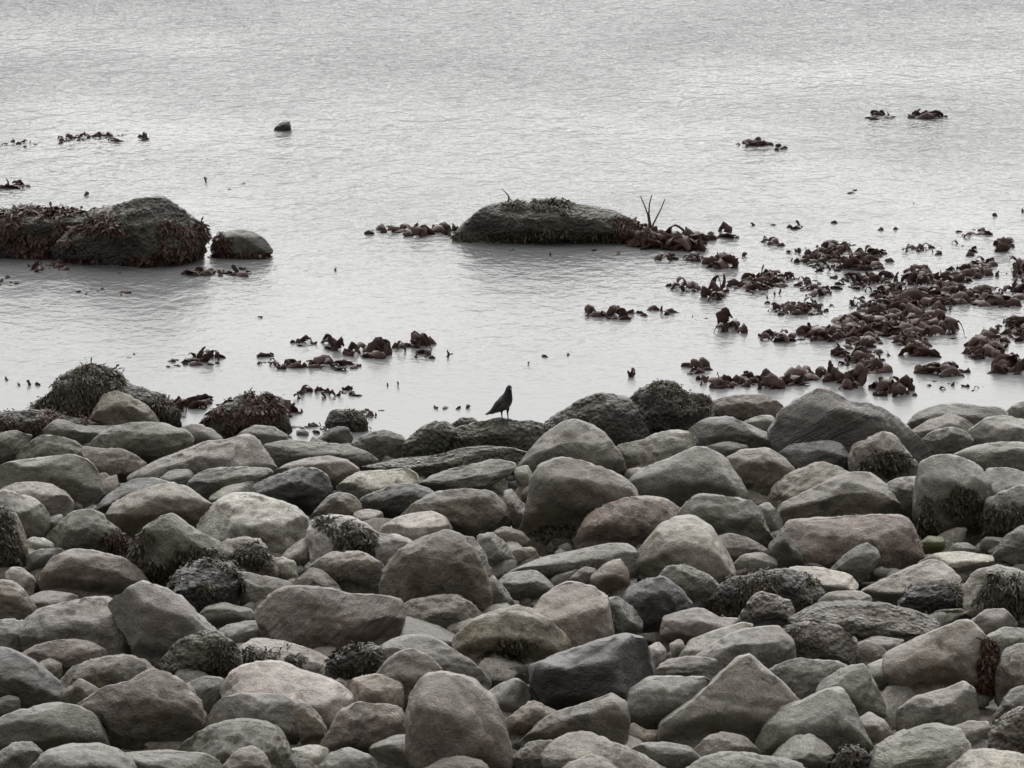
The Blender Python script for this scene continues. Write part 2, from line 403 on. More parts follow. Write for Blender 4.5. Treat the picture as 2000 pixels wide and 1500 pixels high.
# ------------------------------------------------------------------ the rocks
# key | name | colour | options | outline in photograph pixels | label
# options: B blocky, T top face as a share of the height, A tilt of its front edge, D depth factor, M/S/R surface
ROCKS = """
A1|boulder|d|R D0.8|52,830 60,800 85,775 110,745 128,722 160,716 195,714 225,722 247,745 272,757 312,767 332,787 342,820 330,842 190,850 60,845|weed-covered dark mound standing highest at the left of the shoreline
A3|rock|d|R|-30,835 -10,806 40,803 90,800 130,812 180,822 185,850 90,862 -20,862|low weedy rock at the left edge, below the dark shoreline mound
A2|boulder|t|M|180,822 190,790 200,770 225,762 255,770 287,792 307,815 312,840 280,852 200,852|tan bare rock leaning on the front of the weedy shoreline mound
A5|rock|o||80,845 110,818 130,820 152,831 207,832 240,829 218,852 180,872 130,868|olive-grey hump left of the broad dark-ended boulder near the water
A6|boulder|o|M|172,872 205,838 250,826 287,824 325,827 362,840 380,857 352,882 310,900 270,912 215,900|broad olive boulder with a dark right end, by the left waterline
A7|stone|v||345,838 372,828 392,828 415,838 438,857 430,878 380,885|small purplish-grey stone right of the dark-ended waterline boulder
A8|boulder|o||-40,870 0,845 30,840 65,850 48,876 22,898 -5,915 -40,915|dark olive boulder cut by the left edge, below the low weedy rock
A9|boulder|o|M|26,895 62,860 85,848 125,853 155,868 185,890 182,925 100,935 40,925|olive rock rising behind the big smooth olive boulder at left
A11|boulder|b||157,885 163,871 190,877 240,876 270,892 289,906 262,926 228,942 195,940 178,915|brown-grey rock with a dark spot, between the olive boulders and pale whaleback
A10|boulder|o||-12,925 8,905 62,896 107,890 140,886 170,895 187,910 194,930 191,958 163,978 110,985 40,985 -12,965|big smooth olive loaf-shaped boulder at the left edge
A13|stone|g||452,858 475,840 497,830 535,833 562,850 556,872 480,880|grey hump behind the pale whaleback, beside the kelp pile
A12|boulder|l|T0.35 A0.4 M|257,924 312,896 350,882 410,858 437,860 470,848 492,848 508,866 525,892 530,915 505,940 440,945 360,942 300,942|pale whaleback slab with a bright lower left edge
A14|flat_rock|g|T0.4 S|513,868 557,859 620,864 682,869 717,882 731,896 708,915 640,914 575,912 535,908|long flat grey slab with dark front, left of the small dark stones
A32|boulder|b||528,925 560,905 600,894 645,890 678,898 702,916 684,940 655,962 560,958|brown-grey rock just behind the almost black oval boulder
A15|stone|g|T0.4|303,940 335,917 370,916 380,930 364,955 320,957|small grey stone under the lower edge of the pale whaleback
A16|flat_rock|g|T0.3 S|364,945 385,925 405,917 451,911 525,914 534,926 492,944 440,958 410,976 380,966|long grey slab with a shadowed hollow under its left half
A17|flat_rock|d|T0.3|190,994 210,968 232,952 262,934 300,932 332,942 352,957 300,990 208,1012|thin dark rim of rock behind the humped brown boulder
A19|boulder|l|T0.35|2,955 30,942 65,941 100,945 125,960 143,979 132,996 95,1008 40,1008 2,992|pale rounded boulder below the big olive loaf at the left edge
A30|stone|l|T0.4|410,970 440,950 490,940 503,950 494,974 430,982|pale stone behind the broad white-topped slab
A31|boulder|k|M|498,945 525,932 557,922 582,912 620,915 640,930 651,955 637,975 618,992 575,994 525,980 500,965|almost black oval boulder with a pale lichen patch
K1|rock|d|R|390,838 396,818 418,808 432,792 456,788 468,771 490,766 502,780 520,774 543,778 549,798 562,808 563,838 480,850|dark shoreline rock heaped with kelp, right of the weedy mound
B3|rock|d|R|638,826 645,803 662,799 690,804 706,812 716,824 702,834 650,836|flat weedy rock awash off the shore left of the bird
B1|stone|d||614,862 640,840 662,832 681,835 690,856 676,870 640,872|dark brown stone among small shoreline rocks, left of a grey mound
B2|boulder|g|M|684,868 712,847 750,840 785,850 797,865 778,888 735,896 712,882|low grey mound left of the barnacled rock beside the bird's perch
B4|boulder|o|R|788,885 795,860 820,837 847,820 875,824 892,840 876,864 852,892 812,902|barnacled olive boulder just left of the bird's perch
B5|stone|o|R|876,832 900,815 925,816 938,828 926,842 890,846|small olive hump between the barnacled boulder and the bird
B6|rock|o|R D0.7|858,882 868,852 896,834 925,826 948,822 966,818 990,817 1004,822 1035,821 1066,828 1045,880 1000,898 900,902|broad barnacled rock on which the bird stands
B7|flat_rock|o|R T0.4|716,908 780,895 850,890 895,876 947,870 1000,874 1032,884 1012,906 930,914 860,926 800,924 745,922|low rough olive ledge in front of the bird's perch
B9|flat_rock|w|S T0.45 A0.3|654,952 675,935 697,922 740,920 797,914 816,927 821,946 792,960 740,972 706,978|whitish pink slab with a ridge along its top, below the rough ledge
B8|flat_rock|g|T0.35 A0.4 S|818,942 846,925 923,907 965,897 1012,904 1002,925 958,944 895,957 853,970 828,960|long grey slab slanting up right with a bright top edge, below the bird
B8b|stone|l|B|1003,915 1030,908 1044,930 1042,948 1024,955 1006,935|pale square stone wedged left of the big grey-brown dome
B10|flat_rock|d|T0.3 S|700,976 750,953 800,943 836,954 854,968 822,992 775,1010 735,1006 712,992|dark grey slab under the whitish pink ridge slab
B12b|stone|w||936,952 950,938 975,934 992,946 986,964 950,966|small pale stone at the upper end of the mottled brown boulder
B11|boulder|b|M|776,1008 807,981 846,963 912,954 960,957 985,977 998,1008 988,1035 900,1045 815,1040|mottled brown boulder between the dark slab and a streaked upright stone
B12|stone|l|S|982,960 1000,955 1022,985 1034,1006 1032,1034 1014,1042 996,1012|streaked upright stone left of the big grey-brown dome
B14|stone|g||604,1012 625,985 642,968 662,961 688,967 707,986 694,1010 640,1020|round grey stone right of the almost black oval boulder
B15|stone|l|T0.5|690,1000 715,994 745,998 752,1012 722,1024 692,1018|small pale flat stone behind the white boulder's left end
B13|boulder|w|T0.4|742,1030 770,1012 804,1002 846,998 870,1010 884,1032 855,1050 805,1060 758,1050|white rounded boulder in front of the mottled brown boulder
A20|boulder|g||-25,965 8,956 40,966 65,972 85,988 97,1008 92,1038 60,1058 20,1060 -25,1050|round grey boulder at the left edge under the pale rounded one
A22b|stone|d||74,1045 92,1016 120,1004 128,1030 110,1052|small dark stone left of the pointed olive-brown boulder
A18|boulder|b|T0.25|202,1008 225,980 262,960 300,950 337,942 367,952 395,973 432,996 392,1030 340,1052 250,1050|humped brown boulder with a shadowed hollow in its front
A29|boulder|w|T0.55 M|386,1020 405,998 420,977 455,962 490,963 530,972 577,990 604,1015 598,1037 560,1066 500,1068 430,1054 393,1038|broad white-topped slab with a thick dark front
A22|boulder|o|M|88,1046 120,1015 140,997 175,993 196,1002 222,1025 247,1056 208,1076 160,1082 103,1066|olive-brown pointed boulder at left with weed on its right foot
B22|stone|b||962,1040 985,1028 1020,1038 1034,1056 1016,1072 984,1068|small brownish stone under the streaked upright stone
A21|rock|d|R|-35,1010 -10,995 14,998 28,1050 40,1100 30,1125 -35,1125|weed-hung dark rock cut by the left edge
A21b|flat_rock|t|S B D0.5|15,1000 32,1002 46,1035 54,1068 58,1118 44,1108 26,1052|narrow upright tan slab standing at the left edge
A23|stone|w||48,1058 62,1048 85,1050 106,1062 100,1084 54,1088|small white stone behind the dark crevice near the left edge
A24|stone|d||50,1088 75,1073 120,1070 134,1086 104,1118 56,1126|dark rock in the crevice right of the upright tan slab
A27|boulder|o|M|256,1072 287,1025 317,1005 335,1003 355,1018 385,1040 428,1062 446,1104 405,1160 330,1160 278,1118|tall peaked olive boulder with weed around its foot
W1|rock|k|R|318,1160 350,1112 400,1094 455,1108 474,1150 452,1196 390,1206 330,1190|black weed-smothered rock below the tall peaked olive boulder
A28|boulder|b|M|408,1082 440,1056 475,1048 503,1053 526,1078 539,1112 522,1138 440,1145|brown weedy boulder right of the tall peaked one
B16|stone|l|T0.4|539,1094 570,1065 600,1048 616,1052 610,1084 588,1100 552,1104|pale grey stone above the little white block
B18|boulder|w|M|598,1042 605,1017 640,1007 680,1006 712,1018 740,1040 775,1043 808,1057 778,1076 745,1106 680,1112 618,1090|pale weathered rock with dark weed draped over its top
B17|stone|w|B|525,1092 550,1087 576,1096 582,1110 579,1130 540,1134 528,1112|little white block beside the brown weedy boulder
B19|boulder|b|M|600,1110 640,1078 700,1074 747,1100 752,1132 738,1156 690,1166 640,1156|brown boulder under the pale weed-draped rock
B21|stone|l|S|902,1046 925,1049 950,1085 956,1118 946,1138 922,1096|thin streaked slab against the right side of the large central boulder
B21b|stone|l|S|930,1046 960,1039 986,1060 1005,1090 1010,1114 985,1112 950,1092 934,1070|white-streaked slanting stone right of the large central boulder
B20|boulder|b|M|745,1145 752,1100 772,1076 818,1051 875,1034 903,1044 925,1070 946,1105 952,1150 954,1192 900,1202 820,1200 765,1188|large mottled central boulder with a steep rounded left side
B23|stone|t||998,1082 1015,1070 1040,1068 1054,1090 1022,1104|small tan stone left of the long thin pale-topped ledge
R1a|boulder|d|R|1036,848 1082,812 1137,777 1165,769 1195,765 1222,776 1246,800 1262,852 1200,878 1075,875|tall dark olive boulder sloping down left, right of the bird
R1b|boulder|d|R|1212,805 1240,757 1262,752 1290,745 1320,750 1337,770 1370,772 1397,785 1392,812 1358,845 1310,862 1250,874 1220,846|rough crusted mound with a weedy crown right of the bird
R5|boulder|b|M|1374,804 1392,782 1430,772 1475,770 1505,773 1531,793 1508,818 1450,828 1396,828|low mottled boulder right of the weedy crowned mound
R5b|stone|l||1446,826 1485,810 1512,812 1514,842 1470,852|small pale stone left of the big layered boulder
R6|boulder|g|S D0.8|1498,842 1525,805 1555,780 1600,760 1622,761 1650,776 1700,788 1737,806 1770,828 1802,855 1818,886 1792,912 1700,915 1600,908 1530,888|biggest layered grey boulder on the right shoreline
R9|boulder|g||1772,836 1792,805 1832,790 1872,786 1905,793 1950,795 1970,808 1942,826 1880,842 1808,850|long low grey boulder at the right waterline
R10|boulder|v||1960,808 1980,790 2010,782 2035,800 2025,832 1978,832|rounded purplish boulder cut by the right edge at the waterline
R11|stone|t|T0.4|1780,842 1815,820 1855,808 1882,816 1902,831 1892,854 1830,862 1792,858|buff stone under the left end of the long low boulder
R12|boulder|l|T0.35|1890,842 1925,816 1962,811 2005,820 2045,840 2025,872 1950,876 1896,862|pale flat boulder at the right edge below the waterline rocks
R13|boulder|g|M|1796,862 1825,842 1860,832 1888,845 1902,861 1876,886 1812,896|grey stone with a pale right corner beside the layered boulder
R14|boulder|g||1854,890 1900,870 1950,862 2005,862 2055,880 2045,922 1960,932 1896,922|smooth grey boulder at the right edge, above the greenish facet
R2|boulder|o||1012,908 1032,880 1065,847 1100,822 1127,818 1170,833 1196,862 1209,890 1216,918 1150,934 1055,934|dark olive rounded boulder below the tall sloping one
R3|boulder|l|M|1200,870 1250,860 1287,847 1320,839 1347,842 1369,863 1327,890 1278,908 1232,926 1208,916|pale pinkish rock lying below the rough crusted mound
R4|flat_rock|d||1340,842 1375,816 1425,812 1465,830 1505,847 1543,871 1522,892 1460,886 1398,876 1350,862|dark slab sloping down right beneath the low mottled boulder
R4b|stone|g||1366,876 1420,862 1464,872 1446,896 1400,900|small grey stone squeezed under the dark sloping slab
R24|boulder|g||1226,938 1250,915 1325,887 1358,872 1382,873 1415,893 1442,925 1454,962 1424,994 1340,1000 1278,985 1236,968|wide smooth grey boulder right of the grey-brown dome
R25|boulder|b||1407,900 1450,878 1500,874 1532,893 1553,919 1528,946 1492,974 1448,976 1426,934|brown rounded boulder right of the wide smooth grey one
R8|boulder|k|B|1517,888 1545,868 1620,860 1643,866 1662,893 1673,920 1642,938 1556,934|black block in front of the layered boulder
R7|boulder|l|M|1656,895 1665,868 1700,852 1725,843 1750,851 1770,880 1794,908 1772,935 1708,940 1664,928|light grey boulder with weed on its foot, under the layered boulder
R21|boulder|b|D0.8|1022,1035 1028,985 1036,940 1055,905 1100,894 1140,902 1215,926 1244,958 1254,990 1205,1045 1120,1056 1045,1055|big grey-brown dome in the centre with a smooth rounded top
R16|stone|g||1717,950 1755,934 1792,930 1803,960 1804,1004 1766,1024 1732,996|dark grey stone between the cracked boulder and the ringed boulder
R15|boulder|g|D0.8|1790,935 1796,903 1820,890 1850,886 1890,896 1917,912 1934,942 1941,970 1928,1025 1870,1060 1812,1050 1790,995|tall grey boulder at right with a ring mark and weed below
R17|boulder|o|B|1910,938 1932,914 1970,914 2012,925 2045,960 2035,1018 1960,1020 1925,990|greenish angular rock at the right edge
R18|boulder|o|M|1916,1010 1930,976 1960,962 2000,945 2055,960 2065,1040 2000,1066 1936,1062|dark weedy boulder at the right edge below the greenish rock
R19a|flat_rock|t|T0.5 S|1502,980 1515,947 1540,927 1570,912 1600,901 1640,911 1664,926 1610,968 1536,996|buff slab with folded layers behind the cracked boulder
R26|boulder|o|M|1322,1005 1345,975 1372,964 1462,976 1487,1000 1502,1035 1524,1068 1492,1084 1420,1070 1366,1054|dark olive block with a white right shoulder, right of the pink speckled boulder
R27|stone|g||1476,990 1500,981 1520,1000 1529,1020 1518,1052 1492,1040|dark rounded stone with a pale edge, left of the cracked boulder
R19b|boulder|b|T0.25|1518,1008 1526,983 1575,960 1625,935 1660,922 1697,921 1728,943 1748,972 1768,1014 1742,1040 1640,1042 1526,1035|brown boulder split by a vertical crack, above the pink block
R22|boulder|p|M|1127,1050 1138,1013 1175,987 1225,973 1275,968 1310,977 1334,996 1324,1048 1260,1076 1200,1080 1136,1072|pink speckled rounded boulder right of the grey-brown dome
R28|stone|b||1392,1055 1425,1041 1465,1052 1514,1084 1492,1104 1428,1102|brown lens-shaped stone right of the pale angular boulder
R30|stone|d||1500,1066 1530,1038 1562,1070 1568,1108 1520,1122|dark stone under the left corner of the pink block
R20|flat_rock|p|B T0.3 M|1516,1048 1545,1015 1660,1007 1757,1005 1780,1018 1802,1066 1798,1094 1740,1110 1620,1120 1558,1112 1522,1086|large flat pink block with a straight top edge
R23|boulder|l|B T0.3|1242,1090 1262,1057 1290,1025 1320,1009 1360,1007 1392,1030 1412,1063 1429,1104 1417,1132 1370,1134 1298,1120 1250,1112|pale angular boulder overlapping the pink speckled one
R29|stone|g||1423,1108 1450,1083 1489,1078 1520,1094 1512,1118 1430,1128|grey-green rounded stone below the brown lens-shaped one
R35|stone|y||1794,1062 1815,1046 1842,1049 1848,1066 1826,1080 1799,1076|small yellow-green algae stone right of the pink block
R36|stone|g||1850,1080 1865,1060 1890,1059 1908,1072 1896,1092 1865,1094|small round grey stone right of the yellow-green one
R37|boulder|o|M|1940,1085 1965,1045 2000,1026 2045,1040 2050,1105 1956,1112|olive boulder at the right edge under the dark weedy one
R34|flat_rock|w|T0.5|1792,1098 1830,1080 1880,1077 1938,1085 1936,1104 1870,1114 1810,1112|white flat stone with weathered pits near the right edge
R31|stone|g||1615,1116 1650,1084 1688,1060 1712,1072 1720,1092 1694,1118 1655,1132 1626,1130|dark club-shaped stone lying across the pink block's foot
R33|flat_rock|l|S T0.5|1682,1152 1755,1118 1812,1093 1840,1094 1878,1130 1864,1172 1780,1180 1705,1174|pale pinkish slab sloping up right behind the black weedy mound
R32|flat_rock|w|T0.55|1527,1120 1552,1106 1600,1108 1657,1120 1678,1142 1642,1162 1590,1166 1546,1152|white-topped flat slab below the pink block
B24|flat_rock|g|T0.3 A0.5|996,1114 1062,1087 1125,1074 1195,1060 1230,1062 1246,1082 1244,1116 1180,1130 1100,1132 1014,1132|long thin pale-topped ledge below the pink speckled boulder
B27b|stone|g||1110,1132 1140,1106 1166,1110 1160,1138 1130,1146|small grey stone under the thin pale-topped ledge
B27|stone|b|B|1152,1126 1185,1100 1212,1090 1228,1115 1232,1152 1190,1160 1160,1150|pyramid-shaped brown stone left of the green algae tuft
B25|stone|g|T0.4|970,1138 990,1120 1045,1113 1067,1130 1084,1150 1032,1164 982,1160|flat grey stone behind the left end of the pink-topped block
R41|boulder|l|S|1282,1134 1300,1107 1335,1102 1388,1126 1413,1152 1398,1184 1340,1182 1294,1160|pale oval boulder right of the dark algae hollow
R42|boulder|k|M|1212,1185 1225,1150 1260,1130 1300,1127 1332,1155 1354,1184 1322,1210 1280,1250 1236,1244|black hollow-sided rock with green algae on its left
R42b|flat_rock|w|B D0.4|1286,1124 1304,1128 1332,1156 1354,1182 1346,1192 1318,1168|narrow white slab leaning on the black algae rock
R40|rock|d|R|1388,1178 1420,1130 1480,1115 1540,1110 1595,1140 1608,1174 1500,1194|weed-smothered low rock left of the white-topped flat slab
R38|boulder|l|M|1874,1155 1902,1118 1947,1103 1988,1112 2035,1140 2040,1205 1960,1212 1894,1200|pale boulder draped with dark weed at the right edge
R39|boulder|k|R|1750,1180 1783,1145 1825,1141 1888,1145 1915,1172 1912,1196 1862,1212 1803,1204|black mound of wet weed in front of the pale pinkish slab
S2|stone|w||8,1120 22,1106 44,1110 70,1130 62,1154 30,1156|small white stone at the left edge below the upright tan slab
A25|boulder|b||82,1114 105,1086 140,1072 182,1075 245,1089 278,1117 283,1138 226,1160 168,1168 103,1160 84,1136|large brown-grey oval boulder below the dark crevice at left
A26|stone|g||250,1096 300,1098 316,1126 290,1150 262,1140|small grey stone right of the large brown-grey oval
S26|boulder|g||436,1146 460,1115 507,1123 570,1138 578,1164 512,1200 456,1194|dark grey boulder right of the black weed mass
C0|stone|b||570,1140 609,1109 632,1115 661,1142 672,1164 600,1174|rounded brown stone above the broad grained slab
S1|boulder|b||-40,1155 0,1132 28,1136 48,1154 70,1188 32,1206 -40,1210|dark brown boulder cut by the left edge, left of the thin flat stone
S3|flat_rock|v|T0.5|48,1170 87,1153 150,1161 148,1182 90,1192 58,1186|thin purplish flat stone above the long pinkish whaleback
S5|boulder|g||210,1182 250,1148 283,1135 320,1146 357,1166 383,1198 422,1228 436,1266 385,1312 310,1314 256,1248|smooth grey fin-shaped boulder with a diagonal crack
S24|stone|o||380,1206 405,1183 437,1177 490,1189 504,1206 452,1230 392,1228|olive flat-domed stone right of the cracked fin boulder
S25|boulder|g|T0.3|400,1246 440,1222 480,1212 525,1214 534,1242 498,1266 438,1272|smooth grey stone against the left end of the broad grained slab
S28|boulder|b|M|766,1196 800,1173 885,1160 920,1179 946,1213 922,1236 880,1238 815,1222|grey-brown rock at the foot of the large central boulder
T3|stone|g|M|942,1140 964,1124 985,1148 1004,1176 976,1200 942,1196|grey broken stone left of the tan rubble rock
S4|boulder|v|T0.3 M|36,1222 75,1188 120,1176 165,1167 205,1167 228,1182 248,1208 283,1262 315,1294 262,1314 180,1310 86,1292 42,1258|long mottled pinkish whaleback slab with a bright left edge
S27|flat_rock|b|S D1.1|496,1196 537,1155 575,1141 612,1146 675,1159 730,1161 782,1169 794,1202 764,1248 700,1274 600,1274 526,1262 504,1222|broad grained brown slab left of the thin bright-edged one
T1|boulder|p|B T0.35 A-0.5|1036,1196 1060,1165 1085,1148 1112,1136 1160,1144 1188,1162 1194,1200 1196,1246 1150,1264 1088,1256 1046,1234|angular block with a pink-orange top and a square right side
T4|stone|g|B|1184,1170 1207,1164 1238,1188 1257,1214 1250,1242 1200,1254 1186,1220|grey wedge stone against the right side of the pink-topped block
U4|stone|l||1594,1176 1620,1156 1680,1153 1704,1166 1694,1190 1640,1200|pale knobbly stone just below the white-topped flat slab
U1|boulder|v|R|1446,1206 1465,1170 1485,1157 1510,1164 1552,1180 1550,1222 1500,1236 1456,1230|lumpy pinkish-grey rock in the gap below the weed-smothered rock
T12|boulder|g|B T0.3|1295,1204 1330,1194 1360,1187 1380,1191 1405,1206 1443,1208 1424,1234 1370,1256 1308,1262 1295,1234|grey flat-topped block right of the dark algae hollow
U2|rock|b|R T0.5|1540,1208 1600,1178 1660,1174 1730,1179 1790,1194 1834,1210 1806,1250 1720,1260 1640,1258 1565,1244|wide rough brown rock in front of the black weed mound
U13|stone|v||1890,1218 1925,1190 1962,1188 1988,1218 1976,1254 1916,1250|purplish rounded stone right of the tall grey-tan peak at right
S6|boulder|g||-40,1225 0,1210 37,1207 74,1224 71,1250 45,1284 -40,1292|grey boulder cut by the left edge under the pinkish whaleback's bright edge
S29|flat_rock|g|T0.55 A-0.6 D1.2|692,1218 735,1192 757,1193 800,1205 850,1219 889,1236 906,1256 872,1264 812,1254 758,1250 716,1240|thin slab sloping down right with a bright top and blue-black side
T2|rock|t|M D0.8|880,1246 920,1215 965,1197 1020,1184 1066,1209 1114,1246 1094,1286 1020,1302 936,1298 894,1276|tan cracked rubble rock left of the pink-topped block
T14|flat_rock|l|T0.5 A0.4|1330,1278 1350,1250 1400,1231 1450,1216 1473,1220 1458,1256 1402,1290 1346,1294|pale thin slab slanting up behind the long grey boulder
T13|stone|w||1258,1270 1285,1254 1302,1270 1294,1300 1272,1306|white pebble pile stone at the right end of the big dark block
T13b|stone|l||1306,1260 1330,1248 1339,1268 1320,1284|small pale ring-marked stone below the grey flat-topped block
U3|boulder|v|R|1500,1248 1530,1222 1580,1214 1640,1224 1675,1250 1666,1294 1600,1312 1524,1302|mottled pinkish boulder below the lumpy rock, tuft of weed on top
U5b|stone|l|T0.4|1666,1258 1710,1242 1767,1249 1746,1278 1690,1278|pale flat stone left of the tall grey-tan peak
U14|boulder|g||1914,1248 1960,1225 2012,1228 2045,1250 2028,1290 1960,1300 1930,1284|brown-grey boulder at the right edge below the purplish stone
S7|boulder|b|M|34,1280 75,1257 112,1249 175,1251 212,1273 194,1312 120,1322 54,1312|brown stepped rock under the pinkish whaleback
S22|boulder|b|R|312,1296 335,1260 370,1240 400,1234 430,1236 460,1262 464,1298 442,1326 392,1334 342,1334 318,1314|rough brown knob stone with weed on its right side
S29b|rock|d|R|640,1300 660,1272 710,1258 755,1262 762,1290 740,1318 670,1326|weedy dark rock below the broad grained slab
S29c|flat_rock|w|T0.45 M|452,1280 480,1256 500,1246 545,1250 600,1266 650,1288 668,1304 640,1322 560,1318 470,1312|white-topped weedy slab behind the pinkish white boulder
S30|boulder|g||746,1260 775,1244 800,1239 838,1241 880,1263 924,1296 951,1324 924,1356 850,1358 786,1320|smooth grey boulder under the thin bright-edged slab
T15|boulder|l|T0.25|1341,1296 1390,1257 1437,1234 1475,1226 1520,1221 1553,1250 1546,1300 1470,1322 1396,1320|long pale grey boulder behind the pyramid boulder
U5|stone|b||1650,1294 1672,1261 1692,1251 1720,1262 1739,1281 1726,1310 1666,1312|small brown pointed stone left of the tall grey-tan peak
U6|boulder|t|D0.9|1724,1278 1775,1251 1825,1231 1878,1209 1898,1211 1924,1238 1945,1278 1950,1326 1904,1362 1820,1368 1764,1348 1734,1308|tall grey-tan peaked boulder with seaweed on its right flank
S10|stone|t||66,1306 80,1290 98,1286 122,1296 118,1322 86,1330|little tan stone above the dark olive slope at left
S9|boulder|b|M|114,1332 140,1302 180,1287 240,1279 282,1290 304,1312 276,1362 190,1372 126,1362|mottled brown-pink boulder below the stepped rock
S31|boulder|b||724,1326 765,1280 800,1266 838,1281 866,1312 846,1374 790,1390 736,1366|brown hump between the smooth grey boulder and pinkish round one
T11|flat_rock|b||1274,1322 1300,1290 1350,1281 1402,1289 1416,1326 1340,1342|brown flat rock behind the round dark-bellied boulder
U7c|boulder|o||1690,1302 1715,1290 1740,1285 1764,1312 1773,1332 1754,1366 1714,1362|olive-tan upright stone left of the shadowed gap under the peak
U15|boulder|t|M|1944,1310 1960,1272 1985,1257 2045,1260 2055,1340 2000,1372 1950,1362|tan boulder at the right edge beside the draped seaweed
S8|boulder|d||-60,1300 0,1264 20,1267 75,1296 110,1324 128,1350 114,1384 40,1398 -60,1396|dark olive boulder sloping down right at the left edge
S11|stone|b||118,1352 155,1326 195,1347 190,1384 142,1394|small brown stone right of the dark olive slope
S23|boulder|g||354,1340 400,1320 436,1324 441,1346 424,1380 404,1404 376,1384|grey stone under the rough knob, left of the pinkish white boulder
S32|boulder|p||664,1376 684,1327 740,1316 785,1336 790,1364 774,1408 698,1414|pinkish-brown rounded boulder right of the pinkish white one
T5|boulder|k|B T0.22 A0.6|1031,1300 1075,1282 1150,1259 1225,1236 1260,1247 1272,1285 1281,1314 1264,1354 1200,1382 1150,1398 1088,1402 1051,1358|big dark block with a bright sloping top edge
T6|stone|g||936,1362 975,1338 1008,1325 1032,1342 1036,1372 992,1400 950,1388|grey stone left of the big dark block's lower corner
U7a|boulder|g|S|1494,1312 1550,1285 1640,1291 1664,1310 1628,1362 1560,1386 1524,1350|grey grained slab right of the pyramid boulder
U7b|boulder|o||1594,1340 1650,1302 1692,1295 1710,1335 1726,1380 1704,1416 1648,1412 1604,1382|dark olive rounded slab behind the large flat grey face
S14|stone|g||-20,1376 12,1357 40,1364 38,1390 15,1406 -20,1406|small grey stone at the left edge under the dark olive slope
S21|boulder|P|T0.5 A-0.3|431,1352 442,1320 462,1303 500,1290 550,1291 600,1312 656,1331 686,1355 691,1370 668,1402 642,1440 600,1436 498,1394 440,1374|large pinkish white boulder with a dark overhung front
T7|stone|t|B|984,1408 1038,1367 1091,1390 1070,1428 1030,1446 990,1436|tan angular stone below the grey stone beside the dark block
T10|boulder|g||1225,1396 1232,1345 1265,1323 1300,1319 1385,1323 1396,1362 1346,1410 1290,1440 1236,1430|round grey boulder with a dark belly left of the pyramid boulder
U12|flat_rock|g|B T0.25 A0.4|1754,1385 1787,1362 1850,1344 1885,1331 1904,1345 1913,1388 1902,1410 1850,1415 1775,1432 1757,1412|grey slab with a pale rim below the tall grey-tan peak
U16|boulder|g||1940,1402 1970,1350 2000,1339 2045,1350 2048,1418 1968,1420|grey boulder at the right edge above the brown weedy corner rock
S12|boulder|b|M D0.9|138,1382 200,1346 245,1336 300,1306 322,1309 371,1342 397,1375 405,1402 393,1444 346,1470 250,1474 196,1462|large brown mottled boulder with a black underside, lower left
S20|boulder|g||400,1406 420,1378 440,1361 475,1353 510,1353 550,1356 583,1374 600,1398 611,1442 602,1466 540,1460 446,1436|smooth grey boulder beneath the pinkish white one
S20b|stone|b||572,1380 592,1371 622,1394 641,1429 622,1466 600,1468|brown lobe against the right end of the smooth grey boulder
T16|boulder|l|B D0.9|1294,1426 1302,1400 1325,1381 1357,1364 1400,1319 1442,1282 1467,1276 1486,1296 1534,1337 1566,1372 1548,1410 1502,1452 1420,1462 1336,1466|light grey pyramid boulder with a pale right face
T8|boulder|b||1021,1442 1062,1401 1100,1385 1160,1369 1195,1354 1224,1372 1231,1402 1216,1454 1150,1466 1076,1462|brown-grey boulder with a pointed right top below the dark block
T20|stone|t||1210,1442 1233,1412 1262,1427 1294,1428 1290,1460 1226,1464|small tan stone in the gap under the round dark-bellied boulder
U11|stone|v|B|1668,1410 1700,1392 1730,1409 1746,1434 1718,1460 1688,1450|small pinkish wedge right of the large flat grey face
S13|boulder|o||-50,1430 0,1402 50,1382 112,1371 148,1377 183,1396 200,1422 204,1454 152,1480 80,1482 -50,1478|long olive-grey rounded boulder at lower left
S33|boulder|b|M|620,1466 644,1425 666,1388 700,1371 782,1379 797,1420 796,1470 720,1492 655,1486|brown boulder left of the large leaning lower boulder
S34|boulder|b|B D0.8|790,1432 796,1385 804,1355 827,1319 865,1311 927,1329 967,1362 983,1400 990,1450 992,1520 930,1534 850,1506 801,1466|large grey-brown leaning boulder at lower centre with a pale left edge
U8|boulder|g|B|1484,1446 1499,1412 1525,1385 1570,1370 1610,1349 1643,1342 1664,1375 1681,1410 1696,1450 1684,1486 1600,1492 1494,1486|large flat grey face of rock right of the pyramid boulder
U19|stone|l|B|1846,1424 1890,1409 1930,1407 1940,1428 1939,1464 1893,1470 1860,1448|pale striped stone right of the pale pinkish bottom slab
U17|boulder|b|R|1931,1436 1950,1398 2000,1382 2055,1390 2060,1482 1990,1492 1938,1478|brown weedy rock in the lower right corner
S33b|stone|l|T0.4|618,1464 650,1429 680,1404 708,1424 729,1462 690,1478 636,1476|pale-edged wedge stone in front of the brown lower boulder
S15|boulder|g|M|-14,1480 25,1449 60,1448 85,1468 79,1508 20,1520 -16,1512|small mottled boulder in the lower left corner
S19|boulder|o|S T0.4|331,1474 375,1439 410,1419 437,1409 470,1404 505,1409 541,1421 560,1450 576,1498 562,1532 480,1526 396,1504|layered olive boulder at the bottom, left of the white stone
T18|boulder|b||1350,1472 1380,1439 1412,1429 1454,1439 1484,1470 1454,1500 1386,1502|brown-grey boulder in the shadow under the pyramid boulder
T17|boulder|g||1226,1468 1257,1449 1300,1449 1347,1457 1373,1484 1354,1516 1286,1516|grey oval boulder at the bottom, under the small tan stone
T9a|boulder|o|M|990,1488 1037,1446 1082,1444 1106,1470 1086,1522 1004,1522|olive boulder at the bottom right of the leaning lower boulder
